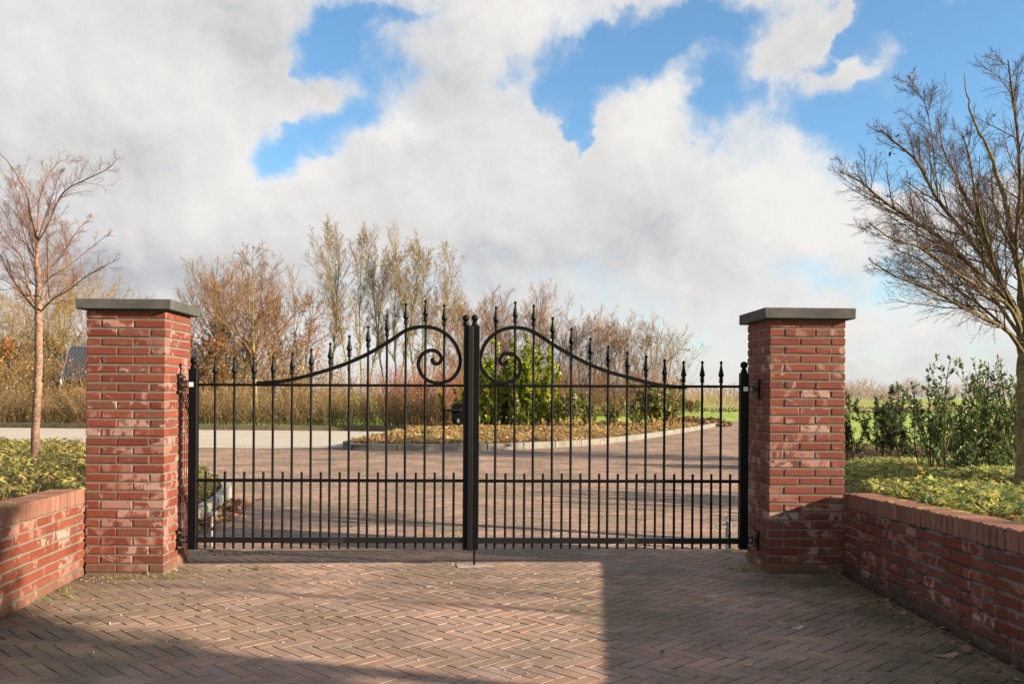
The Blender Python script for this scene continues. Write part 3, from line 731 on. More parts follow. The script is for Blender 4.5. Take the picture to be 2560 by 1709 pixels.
# gate stops behind the gate
b = gnd(531, 1366)
root = empty('gate_stop', (b[0], b[1], -.01), 'rusty white gate stop post behind the left gate', 'gate stop')
mb = MB(); tube1(mb, [(0, 0, -.05), (0, 0, .265)], .021, 14); mb.build('post', M_RUST, root, smooth=False)
mb = MB(); cbox(mb, (-.035, -.028, .2655), (.035, .028, .300), .003); mb.build('cap', M_GALV, root)
mb = MB(); lathe(mb, [(.012, -.044), (.017, -.040), (.019, -.034), (.014, -.026), (.006, -.022)], (.014, 0, .165), 12, axis='y'); mb.build('bolt', M_CHROME, root, smooth=True)
b = gnd(1819, 1377)
root = empty('gate_catch', (b[0], b[1], -.01), 'grey galvanised gate catch with tilting lever behind the right gate', 'gate catch')
mb = MB(); tube1(mb, [(0, 0, -.05), (0, 0, .20)], .020, 14); mb.build('post', M_RUST, root)
mb = MB(); cbox(mb, (-.006, -.026, .17), (.024, .026, .255), .004); V, q, tr = cboxes([(.0, 0, .268)], (.022, .020, .07), .004, np.array([[.95, 0, .3], [0, 1, 0], [-.3, 0, .95]])); addboxes(mb, (V, q, tr)); mb.build('head', M_GALV, root)
mb = MB(); cbox(mb, (-.105, -.012, .222), (.075, .012, .232), .002)
V = np.array([(x, y, z) for y in (-.012, .012) for x, z in ((-.105, .222), (-.070, .222), (-.070, .185), (-.088, .190))]); mb.add(V, [(0, 1, 2, 3), (7, 6, 5, 4), (0, 4, 5, 1), (1, 5, 6, 2), (2, 6, 7, 3), (3, 7, 4, 0)])
mb.build('lever', M_GALV, root)
# drain grate in the far paving
b = gnd(812, 1149); mb = MB()
for k in range(9): cbox(mb, (-.21 + k * .049, -.16, -.005), (-.185 + k * .049, .16, .006), .002)
cbox(mb, (-.24, -.20, -.01), (.24, -.165, .007), .003); cbox(mb, (-.24, .165, -.01), (.24, .20, .007), .003)
o = mb.build('drain_grate', plain('cast_iron', (.10, .095, .09), .6, .3), None, (b[0], b[1], .004)); o.location = (b[0], b[1], .004)
me = o.data
for v in me.vertices: v.co += Vector((b[0], b[1], .004))
tag(o, 'small dark iron drain grate set flush in the red paving behind the gate', 'drain grate')
# ------------------------------------------------------------------ growing things
def resample(P, n): return spline(P, n)
def twigs(g, par, per, t0, t1, ang, sd, Lf, npts, wob, trop, rmul, tip=.35, lmin=.02, jl=.35, taper=.55, rmin=0.0, out=None):
    """side shoots on every parent branch; returns (pts, rad, len)"""
    pts, rad, ln = par; B, m, _ = pts.shape
    pi = np.repeat(np.arange(B), per); n = B * per
    t = t0 + (t1 - t0) * ((np.tile(np.arange(per), B) + g.uniform(0, 1, n)) / per)
    f = t * (m - 1); i = np.minimum(f.astype(int), m - 2); f = (f - i)[:, None]
    p = pts[pi, i] * (1 - f) + pts[pi, i + 1] * f
    T = nrm(pts[pi, i + 1] - pts[pi, i]); r = rad[pi, i] * (1 - f[:, 0]) + rad[pi, i + 1] * f[:, 0]
    q = nrm(np.cross(T, g.normal(0, 1, (n, 3))))
    if out is not None:                                         # lean the side direction
        q = nrm(q + np.asarray(out)); q = nrm(q - T * (q * T).sum(1, keepdims=True))
    a = R(1) * np.clip(g.normal(ang, sd, n), 8, 110)[:, None]
    d = nrm(np.cos(a) * T + np.sin(a) * q)
    L = np.maximum(ln[pi] * (Lf(t) if callable(Lf) else Lf) * (1 - taper * (t - t0) / max(t1 - t0, 1e-6)) * g.uniform(1 - jl, 1 + jl, n), lmin)
    out_ = np.zeros((n, npts, 3)); out_[:, 0] = p
    for k in range(1, npts):
        d = nrm(d + g.normal(0, wob, (n, 3)) + np.array([0, 0, trop]))
        out_[:, k] = out_[:, k - 1] + d * (L / (npts - 1))[:, None]
    r0 = np.maximum(r * rmul, rmin)
    rr = r0[:, None] * np.linspace(1, tip, npts)[None]
    return out_, np.maximum(rr, rmin * .6), L
def add_tubes(mb, br, k=3, mat=0):
    V, F = tubes(br[0], br[1], k); mb.add(V, F, mat)
KITE = (np.array([(0, 0, 0), (.38, -.24, .02), (1, 0, 0), (.38, .24, .02)]), np.array([(0, 1, 2, 3)]))
FOLD = (np.array([(0, 0, 0), (.3, -.20, .07), (.68, -.17, .05), (1, 0, -.06), (.68, .17, .05), (.3, .20, .07), (.5, 0, -.02)]), np.array([(0, 1, 6, 6), (1, 2, 3, 6), (0, 6, 5, 5), (6, 3, 4, 5)]))
FOLD = (FOLD[0], [(0, 1, 6), (1, 2, 3, 6), (0, 6, 5), (6, 3, 4, 5)])
def lobed(n=5, deep=.45):
    V = [(0, 0, 0)]
    for i in range(n):
        a = R(-125 + 250 * i / (n - 1)); 
        for da, r in ((-.30, .62), (-.14, .92), (0, 1.0), (.14, .92), (.30, .62)):
            V.append((r * math.cos(a + da * .9), r * math.sin(a + da * .9), -.10 * r * r))
        if i < n - 1: b = a + R(125 / (n - 1)); V.append((deep * math.cos(b), deep * math.sin(b), 0))
    return np.array(V), [(0, i, i + 1) for i in range(1, len(V) - 1)]
LOBE5 = lobed(5, .48); LOBE3 = lobed(3, .5)
OAK = (np.array([(0, 0, 0)] + [(x, s * w_, .03 * math.sin(x * 9)) for s, xs in ((-1, (0, 1)), (1, (1, 0))) for x, w_ in ([(.12, .05), (.25, .16), (.32, .09), (.45, .25), (.53, .13), (.68, .24), (.75, .11), (.9, .12), (1, .0)] if xs == (0, 1) else [(.9, .12), (.75, .11), (.68, .24), (.53, .13), (.45, .25), (.32, .09), (.25, .16), (.12, .05)])]), None)
OAK = (OAK[0], [tuple(range(len(OAK[0])))])
def leaves(mb, T, pos_, xd, nd, size, col, mat=0):
    N = len(pos_)
    X = nrm(xd); Z = nrm(nd - X * (nd * X).sum(1, keepdims=True)); Y = np.cross(Z, X)
    M = np.stack([X, Y, Z], -1) * np.asarray(size).reshape(-1, 1, 1)
    V = np.einsum('nij,kj->nki', M, T[0]) + pos_[:, None]
    K = len(T[0]); off = (np.arange(N) * K)[:, None, None]; n0 = mb.n
    by = {}
    for f in T[1]: by.setdefault(len(f), []).append(f)
    first = True
    for k, fs in by.items():
        A = (np.array(fs)[None] + off).reshape(-1, k); cc = np.repeat(col, len(fs), 0)
        if first: mb.add(V.reshape(-1, 3), A, mat, cc); first = False
        else: mb.f.append((A + n0, mat, cc))
def rdir(g, n, up=0.0): return nrm(g.normal(0, 1, (n, 3)) + np.array([0, 0, up]))
def palette(g, n, cols, w=None, jit=.22):
    cols = np.array(cols); i = g.choice(len(cols), n, p=None if w is None else np.array(w) / sum(w))
    return np.clip(cols[i] * g.normal(1, jit, (n, 1)) * g.normal(1, .05, (n, 3)), .004, .9)
def along(g, br, n, t0=.2):
    """random points on a set of branches"""
    B, m, _ = br[0].shape; i = g.integers(0, B, n); f = g.uniform(t0, 1, n) * (m - 1) * .999; k = f.astype(int); f = (f - k)[:, None]
    return br[0][i, k] * (1 - f) + br[0][i, k + 1] * f, nrm(br[0][i, k + 1] - br[0][i, k])

M_LEAF = mat_leaf('leaf', .45); M_LEAFG = mat_leaf('glossy_leaf', .3, .35, .5); M_DRY = mat_leaf('dry_leaf', .25, .75, .2)
M_BK_TAN = mat_bark('bark_tan', (.085, .048, .032), (.29, .19, .135), 24, 2.2)
M_TW_PINK = mat_bark('twig_pink', (.10, .052, .038), (.22, .12, .08), 12)
M_BK_OLIVE = mat_bark('bark_olive', (.055, .043, .022), (.15, .122, .055), 24)
M_TW_DARK = mat_bark('twig_dark', (.045, .024, .021), (.095, .052, .038), 10)
M_BK_MOSS = mat_bark('bark_mossy', (.12, .10, .036), (.26, .22, .072), 9)
M_TW_TAN = mat_bark('twig_tan', (.155, .095, .036), (.34, .205, .075), 1.2)
M_TW_HEDGE = mat_bark('twig_hedge', (.10, .072, .032), (.26, .175, .080), 1.6)
M_TW_BROWN = mat_bark('twig_brown', (.105, .056, .029), (.245, .135, .066), 1.2)
M_TW_GREY = mat_bark('twig_pale', (.14, .098, .050), (.29, .21, .11), 1.2)
M_TW_RED = mat_bark('twig_red', (.15, .030, .027), (.27, .070, .055), 2)
M_SOIL = plain('bed_soil', (.075, .050, .032), .95, 0, .4, 9, .02, .1)

# ---- young bare tree on the left bed
def px_limb(P, D, d1, n=18):
    P = np.array([at(x, y, D) for x, y in P], float); s = np.linspace(0, 1, len(P))
    k = 1 + (d1 * s) / D                                       # lean towards or away from the viewer
    eye = np.array([0, 0, EYE]); P = eye + (P - eye) * k[:, None]
    return resample(P, n)
def limb_set(Ls, D, r):
    pts = np.stack([px_limb(P, D, d1) for P, d1, _ in Ls]); ln = np.linalg.norm(np.diff(pts, axis=1), axis=2).sum(1)
    rad = np.stack([np.linspace(1, .16, 18) ** .8 * k * r for _, _, k in Ls]); return pts, rad, ln
def left_tree():
    g = np.random.default_rng(31); D = 10.4
    b = at(88, 1150, D)
    root = empty('bare_tree', tuple(b), 'young bare tree with pale trunk standing in the left flower bed', 'tree')
    P = np.vstack([px_limb([(87, 1160), (89, 1080), (93, 1000), (97, 920), (97, 850), (96, 790), (97, 700), (91, 651), (94, 606), (77, 539), (61, 469), (19, 405), (-10, 375)], D, 0, 60)])
    r = np.interp(np.linspace(0, 1, 60), [0, .04, .2, .45, .48, .6, .75, 1], [.057, .046, .043, .040, .040, .022, .013, .003])
    mb = MB(); tube1(mb, P + g.normal(0, .0035, P.shape), r, 14, cap=False); mb.build('trunk', M_BK_TAN, root, b, True)
    Ls = [([(94, 606), (118, 565), (144, 504), (169, 472), (217, 448), (271, 421), (293, 396)], -.4, 1.0), ([(94, 580), (96, 523), (105, 475), (121, 437), (153, 402), (185, 403)], .3, .8),
          ([(105, 689), (150, 644), (172, 609), (198, 571), (230, 541)], .5, .8), ([(92, 769), (70, 715), (54, 644), (19, 606), (0, 580), (-40, 540)], -.5, .95),
          ([(93, 778), (48, 724), (19, 676), (0, 635), (-30, 590)], .4, .95), ([(95, 775), (105, 724), (127, 692), (169, 667), (223, 622), (283, 576)], .1, .8),
          ([(98, 782), (134, 746), (169, 727), (223, 686), (300, 645)], -.6, .9), ([(124, 748), (119, 690), (119, 620), (115, 571), (128, 500)], -.9, .6),
          ([(91, 655), (66, 610), (40, 590), (10, 530), (-15, 500)], .6, .75), ([(94, 606), (70, 560), (45, 500), (20, 460)], 1.0, .6),
          ([(97, 720), (75, 700), (40, 640), (-20, 600)], .9, .7), ([(96, 740), (60, 735), (10, 700), (-40, 690)], -.2, .7), ([(98, 740), (120, 660), (150, 600), (160, 560)], 1.2, .7)]
    for k in range(7):                                         # smaller limbs all round the leader
        y0 = g.uniform(600, 770); x0 = np.interp(y0, [600, 650, 700, 770], [94, 91, 97, 96]); dx = g.uniform(-95, 95); up = g.uniform(130, 230)
        Ls.append(([(x0, y0), (x0 + dx * .35, y0 - up * .35), (x0 + dx * .7, y0 - up * .7), (x0 + dx, y0 - up)], g.uniform(-1.0, 1.4), .6))
    L1 = limb_set(Ls, D, .0120)
    L2 = twigs(g, L1, 16, .12, .98, 36, 12, .34, 8, .10, .06, .45, rmin=.0017, taper=.74)
    L3 = twigs(g, L2, 9, .12, .98, 38, 14, .50, 6, .13, .06, .55, rmin=.0012)
    L4 = twigs(g, L3, 4, .2, .98, 40, 14, .5, 4, .15, .03, .7, rmin=.0009)
    mb = MB(); add_tubes(mb, L1, 7); add_tubes(mb, L2, 4); add_tubes(mb, L3, 3); add_tubes(mb, L4, 3)
    mb.build('crown', M_TW_PINK, root, b, True)
left_tree()
# ---- big bare tree on the right bed
def right_tree():
    g = np.random.default_rng(32); D = 7.1
    b = at(2566, 1236, D)
    root = empty('bare_tree', tuple(b), 'large bare tree with olive bark at the right edge', 'tree')
    P = px_limb([(2568, 1245), (2567, 1140), (2568, 1000), (2570, 900), (2568, 840), (2562, 780), (2556, 700), (2541, 648), (2516, 523), (2491, 432), (2470, 374), (2433, 299), (2416, 233), (2410, 183)], D, .5, 70)
    r = np.interp(np.linspace(0, 1, 70), [0, .03, .1, .36, .46, .6, .8, 1], [.105, .086, .080, .074, .034, .020, .010, .003])
    mb = MB(); tube1(mb, P + g.normal(0, .004, P.shape), r, 16, cap=False); mb.build('trunk', mat_bark('bark_big', (.085, .068, .034), (.25, .205, .10), 22, 1.6), root, b, True)
    Ls = [([(2550, 830), (2528, 760), (2433, 668), (2367, 606), (2292, 556), (2226, 515), (2188, 486), (2155, 457), (2101, 428)], -.4, 1.15),
          ([(2548, 790), (2516, 730), (2446, 627), (2392, 560), (2346, 502), (2321, 457), (2288, 399), (2234, 353), (2203, 324)], .3, 1.2),
          ([(2346, 502), (2338, 419), (2330, 350), (2318, 280), (2300, 240), (2262, 200)], .5, .35),
          ([(2550, 800), (2528, 772), (2479, 664), (2450, 565), (2421, 511), (2392, 440), (2360, 380), (2345, 300)], .9, 1.1),
          ([(2556, 880), (2516, 824), (2450, 791), (2395, 762), (2351, 737), (2300, 712), (2247, 695), (2180, 655)], -.7, .95),
          ([(2550, 820), (2516, 759), (2421, 701), (2350, 656), (2292, 614), (2234, 600), (2172, 556)], -1.1, .95),
          ([(2552, 800), (2500, 700), (2470, 610), (2440, 500), (2425, 400), (2405, 330)], -1.0, .9),
          ([(2560, 760), (2540, 620), (2550, 480), (2545, 350), (2530, 230), (2520, 150)], -.8, 1.0), ([(2565, 800), (2600, 650), (2620, 480), (2600, 300), (2580, 120)], .3, 1.2),
          ([(2570, 840), (2660, 700), (2740, 560), (2800, 430), (2830, 300)], -.3, 1.1), ([(2570, 860), (2680, 780), (2800, 700), (2900, 640)], .6, 1.0), ([(2566, 800), (2570, 640), (2560, 500), (2580, 380)], 1.3, 1.0),
          ([(2562, 830), (2560, 700), (2500, 560), (2480, 470), (2485, 380)], 1.8, .9), ([(2558, 850), (2480, 740), (2400, 640), (2330, 590), (2270, 500)], 1.5, .9), ([(2555, 860), (2470, 780), (2390, 720), (2300, 650), (2230, 620)], 1.6, .8)]
    L1 = limb_set(Ls, D, .0175)
    L2 = twigs(g, L1, 22, .12, .98, 30, 10, .34, 8, .07, .04, .48, rmin=.0020, taper=.78)
    L3 = twigs(g, L2, 11, .10, .98, 36, 12, .50, 6, .09, .03, .5, rmin=.0013)
    L4 = twigs(g, L3, 7, .15, .98, 38, 14, .45, 4, .11, .02, .7, rmin=.0010)
    mb = MB(); add_tubes(mb, L1, 8); add_tubes(mb, L2, 5, 0); add_tubes(mb, L3, 3, 1); add_tubes(mb, L4, 3, 1)
    mb.build('crown', [M_BK_OLIVE, M_TW_DARK], root, b, True)
    # the few leaves it has kept
    C = [at(x, y, D - .25) for x, y in [(2230, 368), (2233, 375), (2226, 378), (2237, 366), (2229, 384), (2218, 404), (2201, 381), (2249, 336), (2250, 352), (2246, 402), (2258, 413), (2320, 415), (2185, 447), (2218, 487), (2480, 285), (2469, 304), (2552, 660), (2388, 722)]]
    C = np.array(C); n = len(C); mb = MB()
    leaves(mb, FOLD, C, rdir(g, n, -1.2), rdir(g, n), g.uniform(.026, .048, n), palette(g, n, [(.10, .035, .018), (.16, .06, .025)])); mb.build('dead_leaves', M_DRY, root, b)
right_tree()

# ---- background trees
def bg_tree(name, px, D, top, label, style='oval', width=.32, r0=.09, clear=.25, bark=M_BK_MOSS, twig=M_TW_TAN, dens=1.0, leaf=None, stems=1, seed=0, group='bare trees beyond the paved area', base=None):
    g = np.random.default_rng(900 + seed)
    kx, kz = slopes(px, top); H = EYE + kz * D; b = np.array([kx * D, D, -.05])
    H *= .97 if style == 'fast' else .93 if D < 52 else .86
    if base: b = np.array([base[0], base[1], -.05]); H = base[2]
    root = empty(name, tuple(b), label, 'tree', group)
    n = 14; tr = []
    for s in range(stems):
        lean = g.normal(0, .035, 2) if stems == 1 else np.array([(s - (stems - 1) / 2) * .17 / max(stems - 1, 1) * 2, g.normal(0, .05)])
        h = H * (1 if s == 0 else g.uniform(.82, .99)); z = np.linspace(0, 1, n)
        w = np.cumsum(g.normal(0, .010, (n, 2)), 0) * H * .35; w[0] = 0
        tr.append(np.stack([b[0] + lean[0] * h * z ** .8 + w[:, 0], b[1] + lean[1] * h * z + w[:, 1], b[2] + h * z], 1))
    tr = np.array(tr); rad = np.tile(r0 / math.sqrt(stems) ** .6 * (np.linspace(1, .12, n) ** (.9 if style != 'cone' else 1.7)), (stems, 1)); ln = np.full(stems, H)
    mb = MB()
    for s in range(stems): tube1(mb, tr[s], rad[s], 8, cap=False)
    mb.build('trunk', bark, root, b, True)
    if style == 'fast':
        a1, sd1, tp, prof = 24, 7, .07, lambda t: width * (.55 + .9 * np.sin(np.pi * np.clip((t - clear) / (1 - clear), 0, 1) ** .9) ** .8)
    elif style == 'cone':
        a1, sd1, tp, prof = 52, 10, .06, lambda t: width * 1.5 * (1.05 - np.clip((t - clear) / (1 - clear), 0, 1)) ** .8
    elif style == 'brush':
        a1, sd1, tp, prof = 34, 12, .07, lambda t: width * 1.5 * (1 - .4 * t)
    else:
        a1, sd1, tp, prof = 44, 12, .07, lambda t: width * (.5 + 1.1 * np.sin(np.pi * np.clip((t - clear) / (1 - clear), 0, 1)) ** .8)
    rm = D * (.00013 if style != 'fast' else .00010)
    L1 = twigs(g, (tr, rad, ln), int(34 * dens / stems) + 4, clear, .97, a1, sd1, prof, 8, .07, tp, .45, rmin=rm * 1.6, taper=0)
    L2 = twigs(g, L1, int(9 * dens) + 1, .15, .97, 36, 12, .36, 6, .10, .06, .55, rmin=rm * 1.1)
    L3 = twigs(g, L2, int(6 * dens) + 2, .2, 1, 36, 14, .50, 4, .12, .05, .6, rmin=rm * .8)
    mb = MB(); add_tubes(mb, L1, 4, 1 if style == 'cone' else 0); add_tubes(mb, L2, 3, 1); add_tubes(mb, L3, 3, 1)
    mb.build('crown', [bark, twig], root, b, True)
    if leaf:
        nl, cols, sz, z0, z1 = leaf
        nl = int(nl * (1.9 if style != 'fast' else 1.7)); p, d = along(g, L3, nl * 3); hz = (p[:, 2] - b[2]) / H; keep = (hz > z0) & (hz < z1); p = p[keep][:nl]; nl = len(p)
        mb = MB(); leaves(mb, KITE, p, rdir(g, nl, -.5), rdir(g, nl), g.uniform(.6, 1.3, nl) * sz, palette(g, nl, cols)); mb.build('dead_leaves', M_DRY, root, b)
    return root
OR = [(.36, .15, .05), (.28, .12, .045), (.42, .22, .08)]; DK = [(.13, .06, .035), (.20, .10, .05)]; TN = [(.40, .28, .12), (.34, .21, .09)]; IVY = [(.09, .12, .03), (.13, .16, .04)]
BG = [
 # px, D, top, label, style, width, r0, clear, bark, twig, dens, leaf, stems
 (8, 41, 775, 'tan bushy tree with rusty leaves at the left picture edge', 'brush', .34, .08, .08, M_BK_MOSS, M_TW_TAN, 1.1, (1800, OR, .11, .0, .8), 3),
 (62, 44, 728, 'tall tan twiggy tree just left of the young tree trunk', 'oval', .34, .08, .12, M_BK_MOSS, M_TW_TAN, 1.2, (900, TN, .10, .0, 1), 2),
 (112, 42, 716, 'yellowish bushy tree just right of the young tree trunk', 'brush', .32, .08, .08, M_BK_MOSS, M_TW_TAN, 1.2, (900, TN + IVY, .10, .0, .7), 3),
 (190, 46, 690, 'tan leafless tree next to the left edge of the left pillar', 'oval', .30, .08, .15, M_BK_MOSS, M_TW_TAN, 1.2, (500, OR, .10, .0, .7), 2),
 (252, 56, 700, 'pale twiggy crown just above the left pillar cap', 'oval', .34, .07, .2, M_TW_GREY, M_TW_GREY, .9, None, 2),
 (330, 58, 738, 'low pale crown peeping over the middle of the left pillar cap', 'oval', .30, .07, .2, M_TW_GREY, M_TW_GREY, .8, None, 2),
 (512, 40, 725, 'rusty leaved oak right behind the left gate post', 'oval', .26, .08, .08, M_BK_OLIVE, M_TW_BROWN, 1.1, (2600, OR + DK, .11, .0, .72), 2),
 (552, 43, 690, 'dark twiggy tree with ivy left of the tall yellow trunk', 'oval', .28, .10, .15, M_BK_OLIVE, M_TW_BROWN, 1.25, (1300, IVY + DK, .11, .25, .75), 1),
 (592, 44, 682, 'orange tan tree close behind the tall yellow trunk', 'oval', .28, .09, .15, M_BK_OLIVE, M_TW_TAN, 1.2, (900, TN + OR, .09, .2, 1), 2),
 (646, 37, 570, 'tall cone shaped tree with bright yellow green trunk', 'cone', .26, .135, .26, M_BK_MOSS, M_TW_BROWN, 1.2, (350, OR, .07, .2, .8), 1),
 (705, 42, 690, 'brown leaved tree right of the tall yellow trunk', 'oval', .30, .08, .15, M_BK_OLIVE, M_TW_BROWN, 1.15, (1500, OR + DK, .09, .15, .9), 2),
 (733, 43, 712, 'thin reddish leaved tree on the right side of the left clump', 'oval', .19, .06, .2, M_BK_OLIVE, M_TW_BROWN, .95, (900, DK + OR, .09, .2, 1), 2),
 (826, 49, 583, 'slim bare poplar standing first left in the tall row', 'fast', .135, .065, .35, M_BK_MOSS, M_TW_GREY, 1.30, (60, DK, .11, .3, .9), 1),
 (905, 48, 563, 'tallest poplar with several stems and scattered dark leaves', 'fast', .135, .085, .32, M_BK_MOSS, M_TW_GREY, 1.67, (420, DK, .11, .3, 1), 3),
 (985, 49, 577, 'pale many stemmed poplar behind the left gate scroll', 'fast', .135, .085, .30, M_BK_MOSS, M_TW_GREY, 1.74, (260, DK + OR, .10, .4, 1), 3),
 (1058, 48, 598, 'spreading poplar dotted with brown leaves left of the centre post', 'fast', .17, .08, .25, M_BK_MOSS, M_TW_GREY, 1.5, (620, OR + DK, .10, .25, 1), 3),
 (1130, 50, 735, 'brown leaved small tree just behind the centre gate posts', 'oval', .32, .07, .2, M_BK_OLIVE, M_TW_BROWN, 1.0, (400, OR, .10, .1, 1), 2),
 (1178, 56, 760, 'reddish brown bare tree just right of the centre post', 'oval', .34, .07, .1, M_TW_BROWN, M_TW_BROWN, 1.1, None, 3),
 (1226, 58, 735, 'bare brown tree behind the tallest spears of the right leaf', 'oval', .32, .08, .1, M_TW_BROWN, M_TW_BROWN, 1.2, None, 3),
 (1290, 57, 772, 'broad brown bare tree behind the laurel tips', 'brush', .36, .08, .08, M_TW_BROWN, M_TW_BROWN, 1.2, None, 3),
 (1350, 60, 738, 'thin pale tree poking above its brown neighbours', 'fast', .26, .07, .3, M_TW_GREY, M_TW_BROWN, .9, None, 1),
 (1402, 58, 775, 'dense brown bare tree in the middle of the right hand row', 'oval', .36, .08, .08, M_TW_BROWN, M_TW_BROWN, 1.2, None, 3),
 (1468, 57, 790, 'brown tree with twisted olive branches in the right hand row', 'oval', .36, .09, .1, M_BK_OLIVE, M_TW_BROWN, 1.1, None, 2),
 (1528, 58, 795, 'pale wiry tree left of the tree with brown leaves', 'oval', .34, .07, .12, M_TW_GREY, M_TW_TAN, 1.0, None, 2),
 (1586, 57, 806, 'bare tree whose crown top keeps a cluster of brown leaves', 'oval', .36, .08, .12, M_BK_OLIVE, M_TW_BROWN, 1.05, (420, DK + OR, .12, .65, 1), 2),
 (1652, 58, 824, 'last pale wiry tree at the right end of the row', 'oval', .40, .07, .12, M_TW_GREY, M_TW_GREY, .95, None, 2),
]
for i, (px, D, top, label, st, w, r0, cl, bk, tw, de, lf, sm) in enumerate(BG):
    bg_tree('poplar' if 'poplar' in label else 'bare_tree', px, D, top, label, st, w, r0, cl, bk, tw, de, lf, sm, i)

# trees beside the viewer, outside the picture: their thin shade lies on the paving
bg_tree('bare_tree', 0, 9, 0, 'bare tree beyond the right wall whose broad shade lies across the paving', 'oval', .11, .12, .55, M_BK_OLIVE, M_TW_DARK, 1.6, (4500, DK, .08, .5, 1), 3, 41, 'bare trees outside the picture', (8.8, 1.15, 7.0))
bg_tree('bare_tree', 0, 9, 0, 'slim sapling beyond the right wall whose thin shade lies across the paving', 'fast', .08, .06, .25, M_BK_OLIVE, M_TW_DARK, .6, None, 2, 42, 'bare trees outside the picture', (9.6, 2.75, 4.4))
bg_tree('bare_tree', 0, 9, 0, 'farthest bare tree beyond the right wall shading the nearest paving', 'oval', .12, .12, .60, M_BK_OLIVE, M_TW_DARK, 1.5, (3500, DK, .08, .5, 1), 3, 43, 'bare trees outside the picture', (11.0, -.25, 7.6))
bg_tree('bare_tree', 0, 16, 0, 'leafy brown tree beyond the right bed whose shade crosses the far paving', 'oval', .26, .12, .12, M_BK_OLIVE, M_TW_BROWN, 1.2, (3500, DK + OR, .10, .1, 1), 3, 44, 'bare trees outside the picture', (12.0, 15.6, 5.4))
# ---- twiggy masses nobody could count
def thicket(name, pts_fn, n, h0, h1, twig, cols, nl, sz, seed, r=.006, lean=.25, label=None, kind='stuff', per=4, cat=None, group=None):
    g = np.random.default_rng(seed)
    b = pts_fn(g, n); h = g.uniform(h0, h1, n) if not callable(h0) else h0(g, b)
    m_ = 6; d = nrm(np.stack([g.normal(0, lean, n), g.normal(0, lean, n), np.ones(n)], 1)); P = np.zeros((n, m_, 3)); P[:, 0] = b
    for k in range(1, m_):
        d = nrm(d + g.normal(0, .09, (n, 3)) + np.array([0, 0, .02])); P[:, k] = P[:, k - 1] + d * (h / (m_ - 1))[:, None]
    rad = r * g.uniform(.7, 1.3, n)[:, None] * np.linspace(1, .4, m_)[None]
    L1 = (P, rad, h); L2 = twigs(g, L1, per, .2, .98, 32, 12, .38, 5, .12, .05, .65, rmin=r * .45)
    mb = MB(); add_tubes(mb, L1, 3); add_tubes(mb, L2, 3)
    o0 = b.mean(0); o0[2] = 0
    if nl:
        p, dd = along(g, L2, nl, .1); c = cols(g, p) if callable(cols) else palette(g, nl, cols)
        leaves(mb, KITE, p, rdir(g, nl), rdir(g, nl, .4), g.uniform(.5, 1.4, nl) * sz, c, 1)
    o = mb.build(name, [twig, M_DRY], None, o0, True)
    return tag(o, label, cat, group, kind)
def strip_pts(A, B, w, zf=lambda x, y: 0 * x):
    A, B = np.array(A)[:2], np.array(B)[:2]
    def f(g, n):
        t = g.uniform(0, 1, n); d = (B - A) / np.linalg.norm(B - A); nn = np.array([-d[1], d[0]])
        q = A + (B - A) * t[:, None] + nn * (g.uniform(0, w, n))[:, None]
        return np.c_[q, zf(q[:, 0], q[:, 1])]
    return f
def hedge_cols(g, p):
    n = len(p); c = palette(g, n, [(.30, .20, .11), (.22, .15, .08), (.36, .22, .13)])
    lowz = (p[:, 2] < .55) & (g.uniform(0, 1, n) < .55); c[lowz] = palette(g, int(lowz.sum()), [(.12, .17, .035), (.18, .19, .06)])
    pale = g.uniform(0, 1, n) < .035; c[pale] = palette(g, int(pale.sum()), [(.66, .50, .44)]); return c
HA, HB = HEDGE[0], HEDGE[-1]
thicket('hedge', strip_pts(HA + [0, .35], HB + [1.5, .35], 1.9), 2300, .8, 1.75, M_TW_HEDGE, hedge_cols, 34000, .050, 51, .0055, .38, 'brown leafless hedge dotted with pale hips along the pale parking kerb', None, 7, 'hedge')
# soil and verge strips
def sheet(name, P, z, mat, kind='structure'):
    mb = MB(); P = np.asarray(P)[:, :2]; mb.add(np.c_[P, np.full(len(P), z)], [list(range(len(P)))]); o = mb.build(name, mat); tag(o, None, None, None, kind); return o
sheet('verge', [HA + [0, .05], HB + [1.2, .05], HB + [1.2, 3], HA + [0, 3]], .02, M_SOIL)
# undergrowth below the trees
def brush(name, x0, x1, Y, w, n, h0, h1, tw, cols, nl, sz, seed, label=None):
    return thicket(name, strip_pts((slopes(x0, 1000)[0] * Y, Y), (slopes(x1, 1000)[0] * Y, Y), w), n, h0, h1, tw, cols, nl, sz, seed, .008, .42, label)
brush('undergrowth', -200, 1180, 37.5, 4, 1300, 1.2, 3.0, M_TW_HEDGE, OR + TN + IVY + DK, 16000, .09, 52)
brush('undergrowth', -200, 790, 39, 6, 800, 2.2, 4.4, M_TW_HEDGE, OR + TN + IVY + OR + DK, 16000, .11, 53)
brush('undergrowth', 1110, 1700, 54, 7, 2000, 2.0, 4.2, M_TW_BROWN, TN + OR, 2500, .10, 54)
brush('undergrowth', -60, 300, 35.5, .7, 420, 1.5, 3.1, M_TW_HEDGE, OR + TN + DK, 3200, .10, 55)
# red stemmed dogwood
for k, (x0, x1, Y, hh, lb) in enumerate([(955, 1040, 35.6, 2.3, 'red stemmed dogwood bush seen between the bars left of the scroll'), (1045, 1150, 35.2, 2.15, 'red stemmed dogwood bush seen through the left gate scroll')]):
    thicket('dogwood', strip_pts((slopes(x0, 1000)[0] * Y, Y), (slopes(x1, 1000)[0] * Y, Y), 1.1), 150, 1.3, hh + .3, M_TW_RED, None, 0, 0, 60 + k, .009, .26, lb, None, 6, 'shrub', 'red dogwood bushes')

